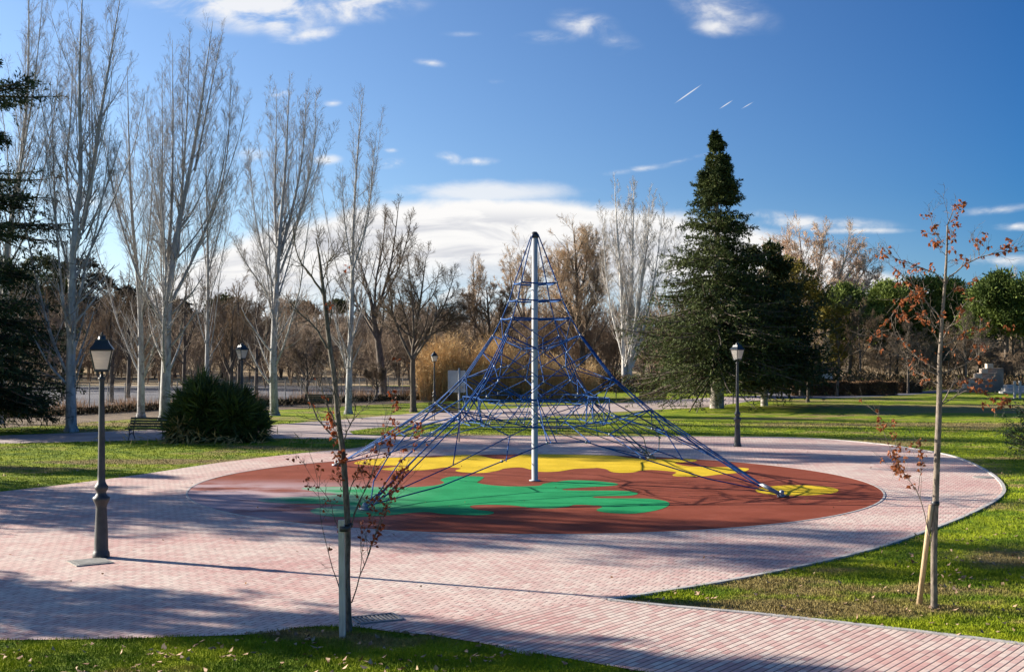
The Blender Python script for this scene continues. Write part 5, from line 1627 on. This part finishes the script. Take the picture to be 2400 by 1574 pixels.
# ------------------------------------------------------------------ spiky evergreen bush
rng = np.random.default_rng(81)
bc = G(493, 1040); bc[1] += 1.3
root = thing('yucca_bush', 'large dark spiky evergreen bush on the left lawn next to the bench', 'bush', (bc[0], bc[1], 0))
lobes = [(-0.60, 0, 1.0, 1.15, 1.2, 1.80), (0.65, 0, 0.85, 1.15, 1.2, 1.35), (0.1, 0.3, 0.8, 1.2, 1.2, 1.45), (1.25, 0, 0.5, 0.7, 1.0, 1.05), (-1.2, -0.2, 0.5, 0.6, 0.9, 1.0)]
P_, D_ = [], []
st = MB()
for _ in range(420):
    lb = lobes[rng.choice(5, p=[.3, .27, .18, .13, .12])]
    dv = unit(rng.normal(size=3)); dv[2] = abs(dv[2]) if dv[2] > -0.55 else dv[2]
    dv = unit(dv)
    c = np.array([bc[0] + lb[0], bc[1] + lb[1], lb[2]]) + dv * np.array([lb[3], lb[4], lb[5]]) * rng.uniform(0.45, 0.78)
    c[2] = max(c[2], 0.1)
    st.tubes(np.array([[bc[0] + lb[0] * .6, bc[1] + lb[1] * .6, 0.0], (c + np.array([bc[0] + lb[0], bc[1], 0])) / 2, c]), np.array([.04, .03, .02]), 5)
    m = 30
    dd = unit(rng.normal(size=(m, 3)) * 0.62 + dv * 0.9 + np.array([0, 0, 0.15]))
    P_.append(np.repeat(c[None], m, 0)); D_.append(dd)
P_ = np.concatenate(P_); D_ = np.concatenate(D_)
m = len(P_)
MB().blades(P_, D_, rng.uniform(0.5, 0.95, m), 0.058, rng=rng, bend=0.10).build('leaves', M['yucca'], root)
st.build('stems', M['brown_bark'], root)
P_ = np.array([bc + [-1.25 + rng.normal() * 0.3, -0.9 + rng.normal() * 0.15, 0.45 + rng.normal() * 0.25] for _ in range(200)])
P_[:, 2] = np.maximum(P_[:, 2], 0.1)
P_ = np.concatenate([P_, np.stack([bc[0] + rng.normal(size=160) * 1.5, bc[1] - 1.35 + rng.normal(size=160) * 0.25, rng.uniform(0.05, 0.35, 160)], 1)])
MB().blades(P_, rng.normal(size=P_.shape) + [-.5, -.3, -0.5], 0.42, 0.04, rng=rng).build('dry_leaves', M['yucca_dry'], root)

# ------------------------------------------------------------------ masses nobody could count


def stuff(name, mb, mat, label, cat):
    o = mb.build(name, mat)
    o['kind'] = 'stuff'; o['label'] = label; o['category'] = cat
    return o


rng = np.random.default_rng(91)
# reeds
n = 4000
px = np.where(rng.random(n) < 0.72, rng.uniform(985, 1215, n), rng.uniform(1200, 1400, n))
d_ = rng.uniform(87, 93, n)
x = (px - 1200) / F * d_
h = np.where(px < 1215, rng.uniform(2.6, 4.9, n), rng.uniform(1.8, 3.4, n)) * (0.85 + 0.2 * np.sin(px * 0.05))
bse = np.stack([x, d_, np.zeros(n)], 1)
ln = rng.normal(size=(n, 2)) * 0.16
P3_ = np.stack([bse, bse + np.stack([ln[:, 0] * h * .3, ln[:, 1] * h * .3, h * .55], 1), bse + np.stack([ln[:, 0] * h, ln[:, 1] * h, h], 1)], 1)
rm = MB().tubes(P3_, np.tile(np.array([0.014, 0.012, 0.006]), (n, 1)), 3)
k_ = rng.integers(0, n, 16000)
tt = rng.uniform(0.15, 1, 16000)[:, None]
rm.blades(P3_[k_, 0] * (1 - tt) + P3_[k_, 2] * tt, np.stack([rng.normal(size=16000), rng.normal(size=16000), rng.uniform(0.2, 1.5, 16000)], 1), 0.55, 0.04, rng=rng)
stuff('reeds', rm, M['reed'], 'tall golden dry reeds behind the wire fence and the net', 'reeds')
# dry weeds by the fence
n = 9000
t = rng.random(n)
ff = resample(fq, 200)
bs_ = ff[(t * 199).astype(int)] + np.stack([rng.normal(size=n) * 0.5, rng.normal(size=n) * 0.9 + 0.6, np.zeros(n)], 1)
hs_ = rng.uniform(0.25, 0.95, n) * (0.6 + 0.5 * np.sin(t * 60))
stuff('weeds', MB().blades(bs_, np.stack([rng.normal(size=n) * 0.3, rng.normal(size=n) * 0.3, np.ones(n)], 1), np.abs(hs_) + 0.15, 0.035, rng=rng), M['weed'], 'dry brown weeds growing along the wire fence', 'weeds')


def bush_template(seed, H, wide, r0=0.05, rm_=0.016, c1=7, c2=8, c3=7):
    r = np.random.default_rng(seed)
    ns = 4
    a = r.random(ns) * 6.28
    k = 7
    zz = np.linspace(0, 1, k)
    P = np.stack([np.stack([np.cos(q) * wide * zz ** 1.3 * r.uniform(.3, .9), np.sin(q) * wide * zz ** 1.3 * r.uniform(.3, .9), zz * H * r.uniform(.7, 1)], 1) for q in a])
    R = np.tile(r0 * np.linspace(1, .3, k), (ns, 1))
    P1, R1 = grow(P, R, c1, .15, .98, 40, 12, lambda t, L: L * (.4 * (1 - t) + .15), 5, .6, .3, .12, .1, r, rmin=rm_)
    P2, R2 = grow(P1, R1, c2, .1, 1, 40, 12, lambda t, L: L * .4 + .15, 4, .6, .4, .08, .15, r, rmin=rm_)
    P3, R3 = grow(P2, R2, c3, .1, 1, 42, 14, lambda t, L: L * .4 + .12, 2, .6, .6, .05, .2, r, rmin=rm_ * 0.8)
    mb = MB().tubes(P, R, 5).tubes(P1, R1, 3).tubes(P2, R2, 3).tubes(P3, R3, 3)
    return np.concatenate(mb.v), np.concatenate(mb.q)


def mass(tmpl, spots, rng):
    mb = MB()
    for (x, y, s, sz) in spots:
        V, Q_ = tmpl[rng.integers(len(tmpl))]
        a = rng.random() * 6.28
        c_, s_ = math.cos(a), math.sin(a)
        R_ = np.array([[c_, -s_, 0], [s_, c_, 0], [0, 0, 1]])
        mb.add((V @ R_.T) * np.array([s, s, sz]) + np.array([x, y, 0]), Q_)
    return mb


tm = [bush_template(100 + i, 6.0, 2.6) for i in range(4)]
sp = []
for px in np.arange(-260, 1290, 17):
    d_ = rng.uniform(112, 150)
    sp.append(((px + rng.normal() * 10 - 1200) / F * d_, d_, rng.uniform(.8, 1.35), rng.uniform(.75, 1.5)))
stuff('woodland', mass(tm, sp, rng), simple('scrub twigs', (0.17, 0.125, 0.085), (0.34, 0.26, 0.185), 0.12, 0.9), 'brown leafless scrub woodland behind the poplars', 'woodland')
sp = []
for px in np.arange(-260, 1260, 22):
    d_ = rng.uniform(150, 185)
    sp.append(((px + rng.normal() * 12 - 1200) / F * d_, d_, rng.uniform(1.2, 1.9), rng.uniform(1.2, 1.9) * (1.15 if px < 350 else 0.9)))
stuff('woodland', mass(tm, sp, rng), simple('rusty wood twigs', (0.15, 0.10, 0.065), (0.31, 0.22, 0.14), 0.08, 0.9), 'rusty leafless woodland on the slope far beyond the lot', 'woodland')
sp = []
for px in np.arange(1230, 2600, 15):
    d_ = rng.uniform(118, 150)
    sp.append(((px + rng.normal() * 10 - 1200) / F * d_, d_, rng.uniform(.8, 1.3), rng.uniform(.7, 1.3) * (1.25 if px < 1900 else 0.85)))
stuff('thicket', mass(tm, sp, rng), simple('thicket twigs', (0.17, 0.115, 0.075), (0.36, 0.26, 0.17), 0.12, 0.9), 'brown leafless thicket behind the fir and the hedge', 'thicket')
# low dark undergrowth below the thicket and along the park edge
n = 26000
px = rng.uniform(1150, 2500, n); d_ = rng.uniform(103, 125, n) + np.clip((px - 1700) * 0.01, 0, 8)
bs_ = np.stack([(px - 1200) / F * d_, d_, rng.random(n) ** 1.5 * (0.9 + 0.7 * np.sin(px * 0.021) ** 2)], 1)
stuff('undergrowth', MB().blades(bs_, rng.normal(size=(n, 3)) + [0, 0, .8], 0.5, 0.10, rng=rng), simple('undergrowth leaves', (0.06, 0.042, 0.02), (0.17, 0.11, 0.055), 0.5, 0.95), 'low dark brown undergrowth at the far edge of the lawn', 'undergrowth')
n = 9000
t = rng.random(n)
bs_ = ff[(t * 199).astype(int)] + np.stack([rng.normal(size=n) * 0.6, rng.normal(size=n) * 0.5 - 0.9, rng.random(n) * 0.3], 1)
stuff('leaf_bank', MB().blades(bs_, rng.normal(size=(n, 3)) + [0, 0, .5], 0.22, 0.09, rng=rng), simple('ivy and dead leaves', (0.035, 0.03, 0.014), (0.10, 0.075, 0.035), 0.6, 0.95), 'dark bank of ivy and dead leaves at the fence foot', 'undergrowth')

# grass blades
rng = np.random.default_rng(95)


def scatter_grass(n, dmin, dmax, hscale, wscale):
    # density falls with the square of distance
    uu = rng.random(n)
    d = 1 / (1 / dmin + (1 / dmax - 1 / dmin) * uu)
    x = rng.uniform(-0.47, 0.47, n) * d
    p = np.stack([x, d], 1)
    pj = p + rng.normal(size=p.shape) * 0.035
    ok = ~(inside(PAVE_S, pj) | inside(PATH, pj) | inside(LPATH, pj))
    p = p[ok]
    cl = 0.5 + 0.5 * np.sin(p[:, 0] * 5.1 + 2 * np.sin(p[:, 1] * 3.3)) * np.sin(p[:, 1] * 6.7 + np.sin(p[:, 0] * 2.9))
    m = len(p)
    D = np.stack([rng.normal(size=m) * .45, rng.normal(size=m) * .45, np.ones(m)], 1)
    h = hscale * (0.6 + 0.8 * cl) * rng.uniform(.6, 1.3, m) * (1 + p[:, 1] / 60)
    w = wscale * (p[:, 1] / 15.0)
    P = np.c_[p, np.full(m, -0.005)]
    return P, D, h, w


g1 = MB()
P, D, h, w = scatter_grass(330000, 13.2, 21, 0.036, 0.008)
g1.blades(P, D, h, w, rng=rng)
P, D, h, w = scatter_grass(260000, 21, 62, 0.034, 0.007)
g1.blades(P, D, h, w, rng=rng)
stuff('grass', g1, M['blade'], 'short green grass with dry patches around the paving', 'grass')
# fallen leaves
n = 3200
P, D, h, w = scatter_grass(n, 13.2, 40, 0.03, 0.01)
m = len(P)
cl = RNG.random(m)
lv = MB()
P[:, 2] = 0.03
keep = (np.sin(P[:, 0] * 1.7 + 1) * np.sin(P[:, 1] * 1.3) > -0.15) | (rng.random(m) < 0.3)
P = P[keep]; m = len(P)
D = rng.normal(size=(m, 3)) * [1, 1, 0.35]
lv.blades(P, D, rng.uniform(0.05, 0.11, m), rng.uniform(0.035, 0.07, m), side=np.array([0, 0, 1.0]) + rng.normal(size=(m, 3)) * 0.5, rng=rng, bend=0.2)
stuff('fallen_leaves', lv, M['litter'], 'pale brown fallen leaves scattered over the lawns', 'leaves')
n = 220
p2 = np.stack([rng.uniform(-9, 12, n), rng.uniform(15, 44, n)], 1)
p2 = p2[inside(PAVE_S, p2)]
m = len(p2)
stuff('paving_leaves', MB().blades(np.c_[p2, np.full(m, 0.03)], rng.normal(size=(m, 3)) * [1, 1, .2], 0.06, 0.04, side=np.array([0, 0, 1.0]) + rng.normal(size=(m, 3)) * .3, rng=rng), M['drybrown'], 'few dark dry leaves lying on the pavers', 'leaves')
